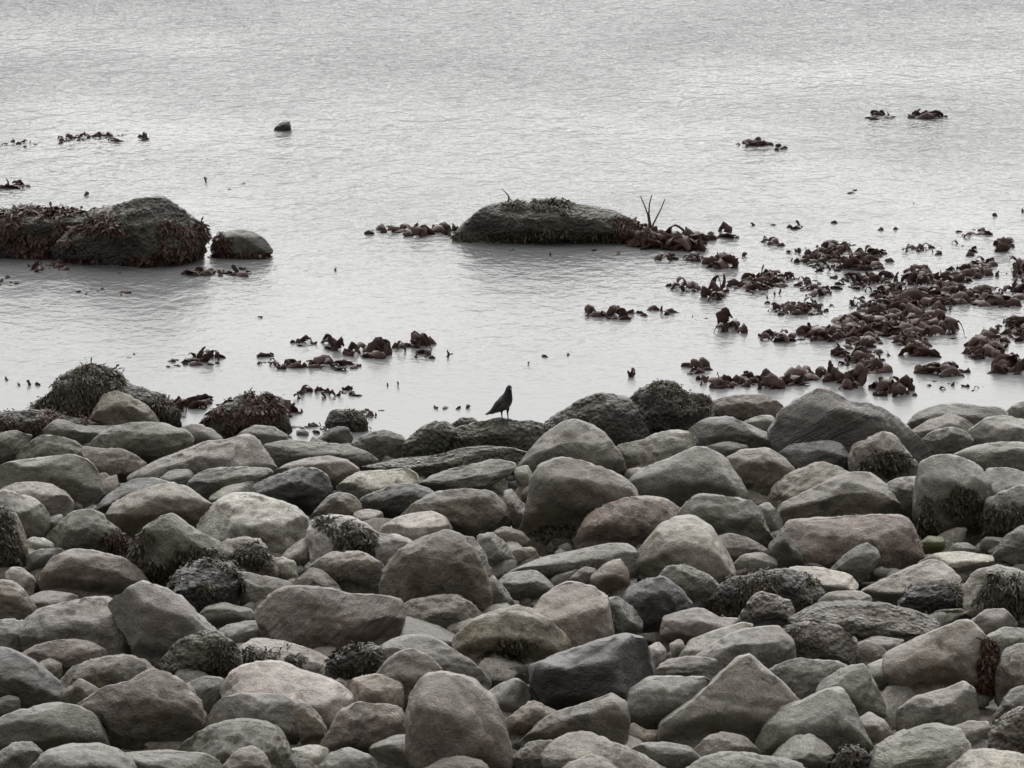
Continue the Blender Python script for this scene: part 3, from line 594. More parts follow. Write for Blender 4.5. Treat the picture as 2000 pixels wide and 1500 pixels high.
T9b|boulder|l|S|1054,1482 1090,1444 1120,1431 1152,1429 1192,1446 1242,1467 1296,1503 1246,1544 1116,1538|pale streaked rough boulder at the bottom centre
U18|flat_rock|l|S T0.35|1690,1508 1713,1460 1755,1434 1825,1414 1874,1423 1896,1455 1866,1500 1800,1534 1714,1540|pale pinkish slab with dark grooves at the bottom right
U9|boulder|l|T0.4|1499,1486 1525,1458 1548,1439 1582,1433 1612,1450 1636,1478 1624,1508 1570,1520 1516,1510|small boulder with a white right side at the bottom, under the flat grey face
S37|stone|w||558,1466 612,1454 646,1466 639,1506 590,1526 566,1510|white stone at the bottom beside the layered olive boulder
S35|flat_rock|l|T0.35|720,1460 775,1435 830,1435 887,1440 940,1445 965,1463 979,1498 942,1516 850,1514 786,1512 740,1484|long smooth slab with a bright top below the leaning lower boulder
S39|stone|w||716,1484 760,1465 798,1475 806,1496 770,1514 730,1510|broken white stone below the bright-topped long slab's left end
S17|flat_rock|g|T0.35|224,1474 312,1465 402,1472 432,1489 430,1524 330,1538 254,1522|flat grey slab on the bottom edge below the black-bellied boulder
S16|boulder|g||52,1520 87,1466 137,1454 190,1451 227,1462 259,1486 272,1540 150,1562 62,1552|rounded grey boulder on the bottom edge at left
S18|boulder|b||428,1502 462,1463 495,1457 520,1474 532,1514 480,1548 434,1532|brown egg-shaped boulder on the bottom edge under the layered one
S38|boulder|g||610,1510 645,1469 680,1461 722,1474 742,1509 690,1548 626,1544|grey boulder on the bottom edge right of the white stone
T19|boulder|l|M|1322,1514 1375,1477 1430,1466 1500,1477 1563,1489 1588,1526 1450,1560 1342,1550|pale lumpy boulder on the bottom edge under the brown-grey one
U20|flat_rock|w|T0.45 S|1844,1504 1890,1467 1930,1463 2000,1474 2060,1490 2050,1544 1930,1550 1862,1540|white-topped slab on the bottom edge at the lower right
U10|stone|d|R|1620,1494 1645,1465 1680,1460 1702,1480 1700,1514 1640,1524|dark weedy stone at the bottom between the pale slab and small boulder
S36|boulder|b||788,1522 862,1483 900,1476 943,1487 967,1524 900,1560 814,1556|brown boulder on the bottom edge under the long smooth slab
T9c|boulder|l||1072,1524 1110,1490 1152,1473 1182,1481 1218,1514 1150,1556|pale smooth boulder on the bottom edge in front of the streaked one
"""
ISLANDS = """
I0|rock|d|R|-60,480 -30,425 20,408 80,410 150,416 215,404 236,420 200,470 130,504 -40,506|kelp-covered low rock at the far left of the water
I1|boulder|d|R|100,500 118,470 133,452 165,440 196,424 224,406 273,389 315,382 336,396 371,420 395,441 408,470 410,512 315,522 200,520 110,512|biggest dark boulder standing in the water at left
I2|boulder|d||410,485 430,455 455,447 486,447 512,462 534,492 505,508 425,510|smaller round dark boulder right of the biggest one in the water
I3|boulder|o|R D0.8|884,460 909,429 951,400 986,393 1052,395 1105,397 1154,399 1196,409 1227,423 1258,453 1256,474 1140,480 1000,480 903,470|long low weedy rock islet in the middle of the water
I4|rock|k|B|534,254 540,246 552,238 566,236 569,254 560,262 540,262|small black rock tip far out in the water
"""
PAL = dict(g=(.185, .178, .158), b=(.175, .152, .125), o=(.135, .130, .102), d=(.080, .074, .060), k=(.046, .043, .035),
           p=(.255, .215, .185), P=(.44, .40, .375), w=(.43, .41, .38), l=(.28, .266, .24), t=(.215, .192, .155),
           v=(.205, .187, .172), y=(.12, .135, .05))


def parse(txt):
    out = []
    for ln in txt.strip().splitlines():
        k, nm, c, op, poly, lab = ln.split("|")
        pts = np.array([[float(v) for v in p.split(",")] for p in poly.split()])
        o = dict(B=False, T=None, A=0.0, D=1.0, m='s')
        for tk in op.split():
            if tk == 'B': o['B'] = True
            elif tk in 'MSR': o['m'] = tk
            elif tk[0] in 'TAD': o[tk[0]] = float(tk[1:])
        if sum(map(ord, k)) % 5 < 2: o['B'] = True
        out.append(dict(key=k, name=nm, col=c, o=o, pts=pts, label=lab, yb=pts[:, 1].max()))
    return out


def in_poly(px, py, poly):
    r = np.zeros(np.shape(px), bool)
    j = len(poly) - 1
    for i in range(len(poly)):
        xi, yi = poly[i]; xj, yj = poly[j]
        c = ((yi > py) != (yj > py)) & (px < (xj - xi) * (py - yi) / (yj - yi + 1e-9) + xi)
        r ^= c
        j = i
    return r


def spline(pts, per=8, tens=0.5):
    P0, P1, P2, P3 = np.roll(pts, 1, 0), pts, np.roll(pts, -1, 0), np.roll(pts, -2, 0)
    out = []
    for t in np.linspace(0, 1, per, endpoint=False):
        h1, h2, h3, h4 = 2*t**3-3*t**2+1, -2*t**3+3*t**2, t**3-2*t**2+t, t**3-t**2
        out.append(h1*P1 + h2*P2 + h3*tens*(P2-P0) + h4*tens*(P3-P1))
    return np.stack(out, 1).reshape(-1, 2)


def chaikin(pts, cut):
    """corners knocked off, edges left straight"""
    a, b_ = pts, np.roll(pts, -1, 0)
    o_ = np.stack([a + (b_ - a) * cut, b_ + (a - b_) * cut], 1).reshape(-1, 2)
    e_ = np.roll(o_, -1, 0)
    return np.stack([o_ + (e_ - o_) * t_ for t_ in (0, .25, .5, .75)], 1).reshape(-1, 2)


def smin(a, b, k):
    h = np.clip(0.5 + 0.5 * (b - a) / k, 0, 1)
    return b * (1 - h) + a * h - k * h * (1 - h)


def top_and_depth(r, t):
    """share of the visible height taken by the top face, and half depth so that this face lies near level"""
    o, px = r['o'], t / FPX
    rr = np.random.default_rng(sum(ord(c) * (i * 5 + 11) for i, c in enumerate(r['key'])))
    W, Hh = np.ptp(r['pts'][:, 0]) * px, np.ptp(r['pts'][:, 1]) * px
    f = o['T'] if o['T'] is not None else rr.uniform(0.18, 0.36)
    lie = math.radians(15 if o['T'] is not None else rr.uniform(18, 32))
    dep = f * Hh / math.tan(lie + TILT) / 0.70
    base = 0.43 * (0.55 * W + 0.45 * Hh)
    return f, o['D'] * float(np.clip(dep, 0.8 * base, min(1.7 * base, 0.75)))


def rock_geometry(r, t):
    """traced outline at its own distance t, swelled to a solid stone with broken faces"""
    o = r['o']
    rr = np.random.default_rng(sum(ord(c) * (i * 7 + 3) for i, c in enumerate(r['key'])))
    seed = int(rr.integers(1, 9999))
    pts = r['pts'].copy()
    mid = 0.5 * (pts[:, 1].min() + pts[:, 1].max())
    low = pts[:, 1] > mid                            # the foot goes on into the bed, out of sight
    y1 = pts[:, 1].max()
    foot = pts[:, 1] > y1 - 0.38 * (y1 - pts[:, 1].min())
    if not r.get('sea'):
        xm = 0.5 * (pts[:, 0].min() + pts[:, 0].max())
        pts[foot, 0] = xm + (pts[foot, 0] - xm) * 1.10
    pts[low, 1] = mid + (pts[low, 1] - mid) * (1.05 if r.get('sea') else 1.38)
    lo, hi = pts.min(0), pts.max(0)
    deep = hi[1] - y1
    c = (lo + hi) / 2
    half = (hi - lo) / 2
    q = (chaikin(pts, 0.07 if o['B'] else 0.15) - c) / half
    q[:, 1] *= -1
    th = np.arctan2(q[:, 1], q[:, 0]); ra = np.hypot(q[:, 0], q[:, 1])
    od = np.argsort(th); th, ra = th[od], ra[od]
    th = np.concatenate([th - 2*np.pi, th, th + 2*np.pi]); ra = np.tile(ra, 3)
    size_px = max(half[0] * 2, half[1] * 2)
    lv = 5 if size_px > 105 else (4 if size_px > 45 else 3)
    V, F = ICO[lv]
    n = 4.2 if o['B'] else 3.0
    rho = np.hypot(V[:, 0], V[:, 2]); w = -V[:, 1]
    s = np.clip(rho, 0, 1)
    tt = (1 - s ** n) ** (1 / n)
    ang = np.arctan2(V[:, 2], V[:, 0])
    Rr = np.interp(ang, th, ra)
    X, Y = s * Rr * np.cos(ang), s * Rr * np.sin(ang)
    front = w > 0
    d = tt.copy()
    lim = np.full_like(d, 9.0)
    px = t / FPX
    hw, hh = half * px
    hard = o['T'] is not None
    f, dep = top_and_depth(r, t)
    aa = np.clip(o['A'] if o['A'] else rr.uniform(-0.4, 0.4), -0.6, 0.6)
    xb = np.linspace(-1, 1, 41)
    qn = np.roll(q, -1, 0)
    dense = np.stack([q + (qn - q) * v for v in np.linspace(0, 1, 16, endpoint=False)], 1).reshape(-1, 2)
    ytop = np.array([dense[np.abs(dense[:, 0] - v) < 0.06][:, 1].max(initial=-0.2) for v in xb])
    ytop = np.convolve(np.pad(ytop, 2, 'edge'), np.ones(5) / 5, 'valid')
    band = 2 * f * (hi[1] - lo[1] - deep) / (hi[1] - lo[1]) * (1 + aa * X)   # the top face follows the skyline of the stone
    e = Y - np.interp(X, xb, ytop) + band + 0.035 * np.sin(5 * X + seed) + 0.02 * np.sin(11 * X + 2 * seed)
    kk = 0.015 if hard else rr.uniform(0.015, 0.06)
    lim = smin(lim, 0.88 - 0.68 * e / np.maximum(band, 0.08), kk)
    ov = rr.uniform(0.05, 0.5) * hh / dep
    lim = smin(lim, 0.90 + ov * np.minimum(e, 0.2), kk)   # the front falls back under the edge
    yv = (c[1] - y1) / half[1]                       # where the stone meets the bed
    if not r.get('sea'):
        cutb = rr.uniform(0.15, 0.32) if hard else rr.uniform(0.22, 0.48)
        cutb = {'T16': 0.42, 'S12': 0.5, 'S21': 0.5, 'R21': 0.5, 'T10': 0.5, 'A18': 0.5, 'A16': 0.5, 'U9': 0.5, 'A14': 0.5, 'S29': 0.45, 'R32': 0.5, 'A29': 0.32}.get(r['key'], cutb)
        yu = yv + cutb * (1 - yv) + 0.10 * np.sin(3.1 * X + seed)
        lim = smin(lim, 0.90 - rr.uniform(0.7, 1.4) * np.maximum(yu - Y, -0.3) * hh / dep, 0.04)   # undercut foot
    for _ in range(5):                               # broken faces to the sides and below
        ph = rr.choice((rr.uniform(-0.9, 0.45), rr.uniform(math.pi - 0.45, math.pi + 0.9), rr.uniform(-2.4, -0.7)))
        m_ = rr.uniform(0.3, 1.6)
        u = X*np.cos(ph) + Y*np.sin(ph)
        pl = rr.uniform(0.72, 0.92) - m_ * (u - rr.uniform(0.25, 0.6))
        lim = smin(lim, pl, rr.uniform(0.01, 0.04) if (hard or o['B'] or rr.random() < 0.6) else rr.uniform(0.05, 0.15))
    if r['key'] == 'T16':                            # two big faces meeting in a ridge
        lim = smin(smin(0.90 - 1.25*(X - 0.30) - 0.1*Y, 0.80 + 0.30*(X - 0.30) - 0.30*Y, 0.02), 0.85 - 1.1*np.maximum(yu - Y, -0.3)*hh/dep, 0.03)
    if r['key'] == 'T1':
        lim = smin(smin(0.8 - 1.0*(Y - 0.25 - 0.35*X), 0.85 + 0.1*Y, 0.03), 0.75 - 2.2*(X - 0.86), 0.03)
    dl = smin(d, np.maximum(lim, 0.06), 0.03)
    d = np.where(front, np.maximum(dl, np.minimum(d, 0.02)), d)
    # real size at this distance
    x, y, z = X*hw, Y*hh, np.where(front, d, -d) * dep
    P = np.stack([x, y, z], 1)
    S = min(hw, hh)
    # broken, flattened patches all over the stone
    for _ in range({'s': 14, 'M': 20, 'S': 16, 'R': 22}[o['m']] + (8 if o['B'] else 0)):
        nn = rr.normal(0, 1, 3) * np.array((1/hw, 1/hh, 1/dep)) * S
        nn /= np.linalg.norm(nn)
        nn[2] = abs(nn[2]) + 0.35
        nn /= np.linalg.norm(nn)
        u = P @ nn
        cut = u.max() * (rr.uniform(0.93, 0.985) if hard or o['B'] else rr.uniform(0.86, 0.965))
        P = P - np.maximum(u - cut, 0)[:, None] * nn * rr.uniform(0.75, 1.0)
    P[:, 0] *= hw / np.abs(P[:, 0]).max(); P[:, 1] *= hh / P[:, 1].max()
    rough = {'s': 0.8, 'M': 1.3, 'S': 1.2, 'R': 2.2}[o['m']]
    nrm = P / (np.linalg.norm(P, axis=1, keepdims=True) + 1e-6)
    a1 = fbm(P * (1.3 / S) + seed, seed, 3) * 0.042 * S * rough
    rid = 1 - np.abs(fbm(P * (2.4 / S) + seed, seed + 5, 3))
    a2 = (rid - 0.7) * 0.075 * S * rough
    a3 = fbm(P * (min(7 / S, 22.0)) + seed, seed + 9, 2) * 0.010 * min(S, 0.35) * rough
    # a few open cracks, and ledges on the layered stones
    for _ in range(int(rr.integers(1, 4)) + (1 if o['m'] != 's' else 0)):
        cn = rr.normal(0, 1, 3); cn /= np.linalg.norm(cn)
        dist = P @ cn - rr.uniform(-0.5, 0.5) * S + 0.05 * S * fbm(P * (2.0 / S) + seed, seed + 31, 2)
        run = np.clip(vnoise(P * (1.1 / S) + seed, seed + 41) * 3 + 0.6, 0, 1)
        a3 = a3 - 0.05 * S * run * np.exp(-(dist / (0.012 + 0.02 * S)) ** 2)
    if o['m'] == 'S' or rr.random() < 0.3:
        sdv = np.array((rr.normal(0, 0.35), 1.0, rr.normal(0, 0.35))); sdv /= np.linalg.norm(sdv)
        ph = P @ sdv / S * rr.uniform(3, 6) + 0.5 * fbm(P * (1.2 / S), seed + 51, 2)
        fr_ = ph - np.floor(ph)
        a3 = a3 + 0.05 * S * (np.minimum(fr_, (1 - fr_) * 5) - 0.4) * np.clip(vnoise(P * (0.9 / S), seed + 61) * 2 + 0.5, 0, 1)
    edge = np.clip(np.abs(z) / (dep * 0.5), 0.7, 1)
    P = P + nrm * ((a1 + a2) * edge + a3)[:, None]
    Wd = P[:, :1] * RIGHT + P[:, 1:2] * UP + P[:, 2:] * BACK
    C = at_depth(c[0], c[1], t)
    return C, Wd, F, dep, front


def build_rocks(txt, sea=False):
    L = parse(txt)
    gx, gy = np.meshgrid(np.arange(-60, 2070, 12), np.arange(360, 1570, 12))
    for r in L:
        r['sea'] = sea
        xc = r['pts'][:, 0].mean()
        r['mask'] = in_poly(gx, gy, r['pts'])
        hpx = np.ptp(r['pts'][:, 1])
        if sea:
            r['t'] = depth_water(r['yb'] - 8)
        else:
            r['t'] = depth_ground(xc, r['yb'] - 0.06 * hpx)
        wpx = np.ptp(r['pts'][:, 0])
        r['dep'] = top_and_depth(r, r['t'])[1]
    done = []
    for r in sorted(L, key=lambda a: -a['yb']):       # a stone behind keeps clear of the stones before it
        for q in done:
            if (r['mask'] & q['mask']).any():
                r['t'] = max(r['t'], q['t'] + 0.98 * r['dep'])
        done.append(r)
    for r in L:
        C, Wd, F, dep, front = rock_geometry(r, r['t'])
        me = mesh_from(r['name'], Wd, F, MAT[r['o']['m']])
        ob = link(r['name'], me, loc=C)
        j = [R.uniform(-0.07, 0.07) for _ in range(3)]
        br = R.uniform(0.82, 1.2)
        ob.color = (*[PAL[r['col']][k] * br * (0.665, 0.640, 0.585)[k] * (1 + j[k] * 0.5) for k in range(3)], 1)
        cat = {'boulder': 'boulder', 'flat_rock': 'rock', 'rock': 'rock', 'stone': 'stone'}[r['name']]
        tag(ob, r['label'], cat, 'rocks standing in the water' if sea else 'boulders of the rocky shore')
        r['ob'], r['C'], r['W'], r['front'] = ob, C, Wd + C, front
        BYKEY[r['key']] = r
    return L


BYKEY = {}
shore = build_rocks(ROCKS)
isles = build_rocks(ISLANDS, True)
# ------------------------------------------------------------------ rockweed on the rocks


def fronds(P, Nn, length, width, seed, up=0.35, segs=4):
    """one mesh of small hanging, forked strips rooted at the points P"""
    g = np.random.default_rng(seed)
    n = len(P)
    dn = np.array((0, 0, -1.0)) - Nn * (-Nn[:, 2:3])                     # straight down along the rock
    d = dn + g.normal(0, 0.6, (n, 3))
    d = d - Nn * (d * Nn).sum(1, keepdims=True) + Nn * g.uniform(0.02, 0.14 + up, (n, 1))
    d /= np.linalg.norm(d, axis=1, keepdims=True)
    side = np.cross(d, Nn) + g.normal(0, 0.35, (n, 3))
    side /= np.linalg.norm(side, axis=1, keepdims=True)
    L = length * g.uniform(0.5, 1.5, (n, 1)); W = width * g.uniform(0.6, 1.5, (n, 1))
    co, p = [], P + Nn * 0.006
    prof = (0.7, 1.0, 0.8, 1.15, 0.4)
    for k in range(segs + 1):
        sw = side + g.normal(0, 0.3, (n, 3))
        co.append(np.stack([p - sw * W * prof[k] / 2, p + sw * W * prof[k] / 2], 1))
        d = d + np.array((0, 0, -0.22)) + g.normal(0, 0.24, (n, 3))
        d /= np.linalg.norm(d, axis=1, keepdims=True)
        p = p + d * L / segs
    co = np.stack(co, 1)                               # n, segs+1, 2, 3
    base = np.arange(n)[:, None] * (2 * (segs + 1))
    f = []
    for k in range(segs):
        f.append(np.stack([base[:, 0] + 2*k, base[:, 0] + 2*k + 1, base[:, 0] + 2*k + 3, base[:, 0] + 2*k + 2], 1))
    return co.reshape(-1, 3), np.concatenate(f)


def weed(key, n, label, ell=None, mat=WEED, length=0.13, width=0.022, up=0.35):
    r = BYKEY[key]
    V, fr = r['W'], r['front']
    x, y = to_px(V.T.T)
    ok = (fr if ell else (fr | (V[:, 2] > r['C'][2]))) & (V[:, 2] > 0.0)
    if ell:
        m = np.zeros(len(V), bool)
        for (cx, cy, a, b_) in ell: m |= ((x - cx) / a) ** 2 + ((y - cy) / b_) ** 2 < 1 + 0.5 * vnoise(V * 6, 3)
        ok &= m
    ok &= fbm(V * 5.5, 77, 2) > (-0.05 if ell else 0.12)             # uneven patches with bare rock between
    idx = np.nonzero(ok)[0]
    if len(idx) < 5: return None
    n = int(n * 3.8); length *= 0.46; width *= 0.55; up *= 0.12
    g = np.random.default_rng(len(key) * 131 + n)
    pick = g.choice(idx, n)
    P = V[pick] + g.normal(0, 0.012, (n, 3))
    me_ = r['ob'].data
    nr = np.empty(len(V) * 3, np.float32); me_.vertices.foreach_get("normal", nr)
    co, f = fronds(P, nr.reshape(-1, 3)[pick], length, width, n + len(label), up)
    C = P.mean(0)
    o = link("rockweed", mesh_from("rockweed", co - C, f, mat), loc=C)
    return tag(o, label, "seaweed", "rockweed growing on the rocks")


weed('A1', 1500, "thick dark rockweed blanketing the shoreline mound at left", [(175, 770, 130, 60), (310, 795, 45, 40)], length=0.15)
weed('A3', 600, "reddish rockweed fringe along the low rock at the left edge", None, WEED_RED, 0.10)
weed('A2', 160, "dark purple weed hanging on the tan shoreline rock", [(218, 805, 24, 28)], KELP, 0.16, 0.03)
weed('K1', 1100, "brown kelp heap piled over the dark shoreline rock", None, WEED_RED, 0.15, 0.035, 0.6)
weed('B3', 350, "brown weed carpet on the flat awash rock left of the bird", None, WEED, 0.08)
weed('A27', 500, "olive weed skirt round the foot of the tall peaked boulder", [(370, 1110, 80, 45), (270, 1062, 24, 34)], WEED, 0.13)
weed('W1', 1100, "black weed mass under the tall peaked boulder", None, WEED, 0.13)
weed('A28', 260, "dark weed patch on the brown boulder beside the white block", [(487, 1083, 36, 24)], WEED, 0.10)
weed('A22', 140, "weed tuft on the right foot of the pointed olive-brown boulder", [(228, 1058, 26, 18)], WEED_RED, 0.12)
weed('A21', 420, "weed hanging over the dark rock at the left edge", None, WEED, 0.14)
weed('B18', 260, "dark weed draped over the pale weathered rock", [(690, 1055, 42, 40), (640, 1025, 25, 16)], WEED, 0.15, 0.03)
weed('R1b', 700, "curly weed crown on the rough crusted mound", [(1295, 762, 55, 28), (1350, 790, 40, 20)], WEED, 0.07, 0.02, 0.9)
weed('R7', 260, "dark weed on the foot of the light grey boulder at right", [(1728, 905, 44, 24)], WEED, 0.12, 0.03)
weed('R15', 800, "dark weed bed below the tall ringed boulder", [(1868, 1015, 80, 58)], WEED, 0.11)
weed('R18', 420, "black weed on the dark boulder at the right edge", [(1960, 1030, 60, 45)], WEED, 0.11)
weed('R21', 260, "dark green weed along the bottom of the big dome", [(1090, 1040, 55, 20)], WEED, 0.09)
weed('R42', 420, "bright green algae tuft on the black hollow-sided rock", [(1238, 1168, 30, 32)], GREEN, 0.08)
weed('R40', 900, "olive weed smothering the low rock left of the white-topped slab", None, WEED, 0.10)
weed('R39', 900, "glossy black weed on the mound in front of the pinkish slab", None, WEED, 0.10)
weed('R38', 420, "dark weed strands over the pale boulder at the right edge", [(1955, 1165, 55, 40)], WEED, 0.18)
weed('S22', 320, "brown weed on the right side of the rough knob stone", [(438, 1288, 28, 42)], WEED, 0.09)
weed('S29b', 520, "dark weed over the rock below the broad grained slab", None, WEED, 0.11)
weed('S29c', 240, "weed strands across the white-topped slab", [(530, 1280, 60, 24)], WEED, 0.12)
weed('T2', 200, "weed strands in the hollow of the tan rubble rock", [(1000, 1275, 50, 26)], WEED, 0.12)
weed('U6', 620, "tangled brown seaweed on the flank of the tall grey-tan peak", [(1925, 1305, 44, 56)], WEED_RED, 0.13, 0.03)
weed('U3', 90, "small weed tuft on top of the mottled pinkish boulder", [(1545, 1245, 22, 18)], WEED, 0.10)
weed('U10', 300, "dark weed on the bottom stone beside the pale slab", None, WEED, 0.10)
weed('U17', 220, "sparse weed on the brown corner rock at lower right", None, WEED, 0.09)
weed('I0', 1500, "reddish kelp fringe over the low far left rock", None, WEED_RED, 0.20, 0.045, 0.8)
weed('I1', 1300, "weed skirt and shoulder fringe of the biggest water boulder",
     [(395, 475, 34, 44), (260, 514, 170, 13), (175, 438, 60, 18), (335, 470, 26, 46), (120, 490, 30, 30)], WEED_RED, 0.16, 0.035, 0.5)
weed('I2', 260, "weed at the waterline of the smaller round water boulder", [(430, 480, 24, 34), (470, 502, 60, 10)], WEED_RED, 0.12, 0.03)
weed('I3', 420, "weed along the crest of the long low islet", [(1020, 397, 110, 12)], WEED, 0.12, 0.03, 1.2)
weed('I3', 650, "weed skirt at the waterline of the long low islet", [(1000, 466, 125, 14), (1160, 466, 110, 14)], WEED, 0.13, 0.03, 0.6)
weed('I3', 260, "weed streaming down the middle of the long low islet", [(1088, 428, 22, 40)], WEED, 0.14, 0.03, 0.6)
weed('I3', 380, "reddish weed over the right end of the long low islet", [(1232, 445, 34, 34)], WEED_RED, 0.14, 0.03, 0.8)

# ------------------------------------------------------------------ kelp on the water


def blade_mesh(k):
    g = np.random.default_rng(400 + k)
    kind = (2, 1, 2, 4, 3, 1, 2, 4, 0, 2, 3, 4)[k % 12]
    nseg, ring = 9, 6
    s = np.linspace(0, 1, nseg + 1)
    if kind == 0:      # arch
        x = (s - 0.5) * g.uniform(0.9, 1.2); z = np.sin(np.pi * s) ** 0.8 * 0.9 - 0.12; wd = 0.30 * np.sin(np.pi * (0.1 + 0.8 * s))
    elif kind == 1:    # rising and folding over
        x = -0.40 + 0.9 * s ** 1.3; z = np.sin(np.pi * s * 0.8) * 0.75 - 0.10; wd = 0.46 * np.sin(np.pi * (0.12 + 0.83 * s)) ** 0.8
    elif kind == 2:    # low hump lying on the surface
        x = (s - 0.5) * 1.7; z = 0.42 * np.sin(np.pi * s) + 0.12 * np.sin(6 * s + k) - 0.05; wd = 0.48 * np.sin(np.pi * (0.08 + 0.86 * s))
    elif kind == 3:    # upright pointed tip
        x = 0.18 * np.sin(3 * s + k); z = 1.0 * s - 0.1; wd = 0.42 * (1 - s) ** 0.6 * (0.5 + 0.9 * s) + 0.03
    else:              # crumpled heap
        x = 0.55 * np.sin(4.5 * s + k); z = 0.25 + 0.3 * np.sin(8 * s + k) * s - 0.1 * s; wd = 0.42 * np.sin(np.pi * (0.1 + 0.8 * s))
    y = g.normal(0, 0.05, nseg + 1).cumsum()
    tw = g.uniform(-0.5, 0.7) + g.normal(0, 0.25, nseg + 1).cumsum()
    co = []
    for i in range(nseg + 1):
        i0, i1 = max(i - 1, 0), min(i + 1, nseg)
        tng = np.array((x[i1] - x[i0], y[i1] - y[i0], z[i1] - z[i0])); tng /= np.linalg.norm(tng) + 1e-6
        a = np.cross(tng, (0, 1, 0.01)); a /= np.linalg.norm(a) + 1e-6
        b_ = np.cross(tng, a)
        u = a * math.cos(tw[i]) + b_ * math.sin(tw[i]); v = np.cross(tng, u)
        for j in range(ring):
            t_ = 2 * math.pi * j / ring
            ruff = 1 + g.uniform(-0.5, 0.4) * abs(math.cos(t_))
            co.append(np.array((x[i], y[i], z[i])) + u * math.cos(t_) * wd[i] * 0.9 * ruff + v * math.sin(t_) * max(wd[i] * 0.16, 0.02))
    f = [[i*ring + j, i*ring + (j+1) % ring, (i+1)*ring + (j+1) % ring, (i+1)*ring + j] for i in range(nseg) for j in range(ring)]
    return mesh_from("blade", np.array(co), f, KELP)


BLADES = [blade_mesh(k) for k in range(24)]


def kelp(x0, x1, yb, h, n, label, group, spread=0.5, cat="kelp"):
    """clump standing out of the water between pixel columns x0 and x1, its foot on pixel row yb"""
    t = depth_water(yb)
    C = at_depth((x0 + x1) / 2, yb, t); C[2] = 0.0
    px = t / FPX
    root = bpy.data.objects.new("kelp_clump", None)
    root.empty_display_size = 0.1
    COL.objects.link(root)
    root.location = C
    tag(root, label, cat, group)
    W = (x1 - x0) * px
    n = int(n * 1.9)
    for k in range(n):
        o = bpy.data.objects.new("blade", R.choice(BLADES))
        COL.objects.link(o)
        o.parent = root
        u = (k + R.uniform(0.1, 0.9)) / n - 0.5
        if spread > 0.3: u = max(-0.5, min(0.5, R.gauss(0, 0.24)))
        hh = (1 - 1.6 * u * u) * h * px * (R.uniform(0.75, 1.1) if k % 3 == 0 else R.uniform(0.3, 0.8))
        lift = 0.0
        if hh > 0.16:
            lift = R.uniform(0.0, max(0.0, hh - 0.14)); hh = R.uniform(0.12, 0.20)
        sx = min(max(hh * R.uniform(0.7, 1.6), 0.05), max(W * 0.5, 0.05))
        o.location = (u * max(W - sx * 0.6, 0.02), R.uniform(-spread, spread), R.uniform(-0.02, 0.0) + lift)
        o.rotation_euler = (R.uniform(-0.25, 0.25), R.uniform(-0.2, 0.2), R.uniform(-0.6, 0.6) + (math.pi if R.random() < 0.5 else 0))
        o.scale = (sx, sx * R.uniform(0.7, 1.1), hh * 1.15)
    return root


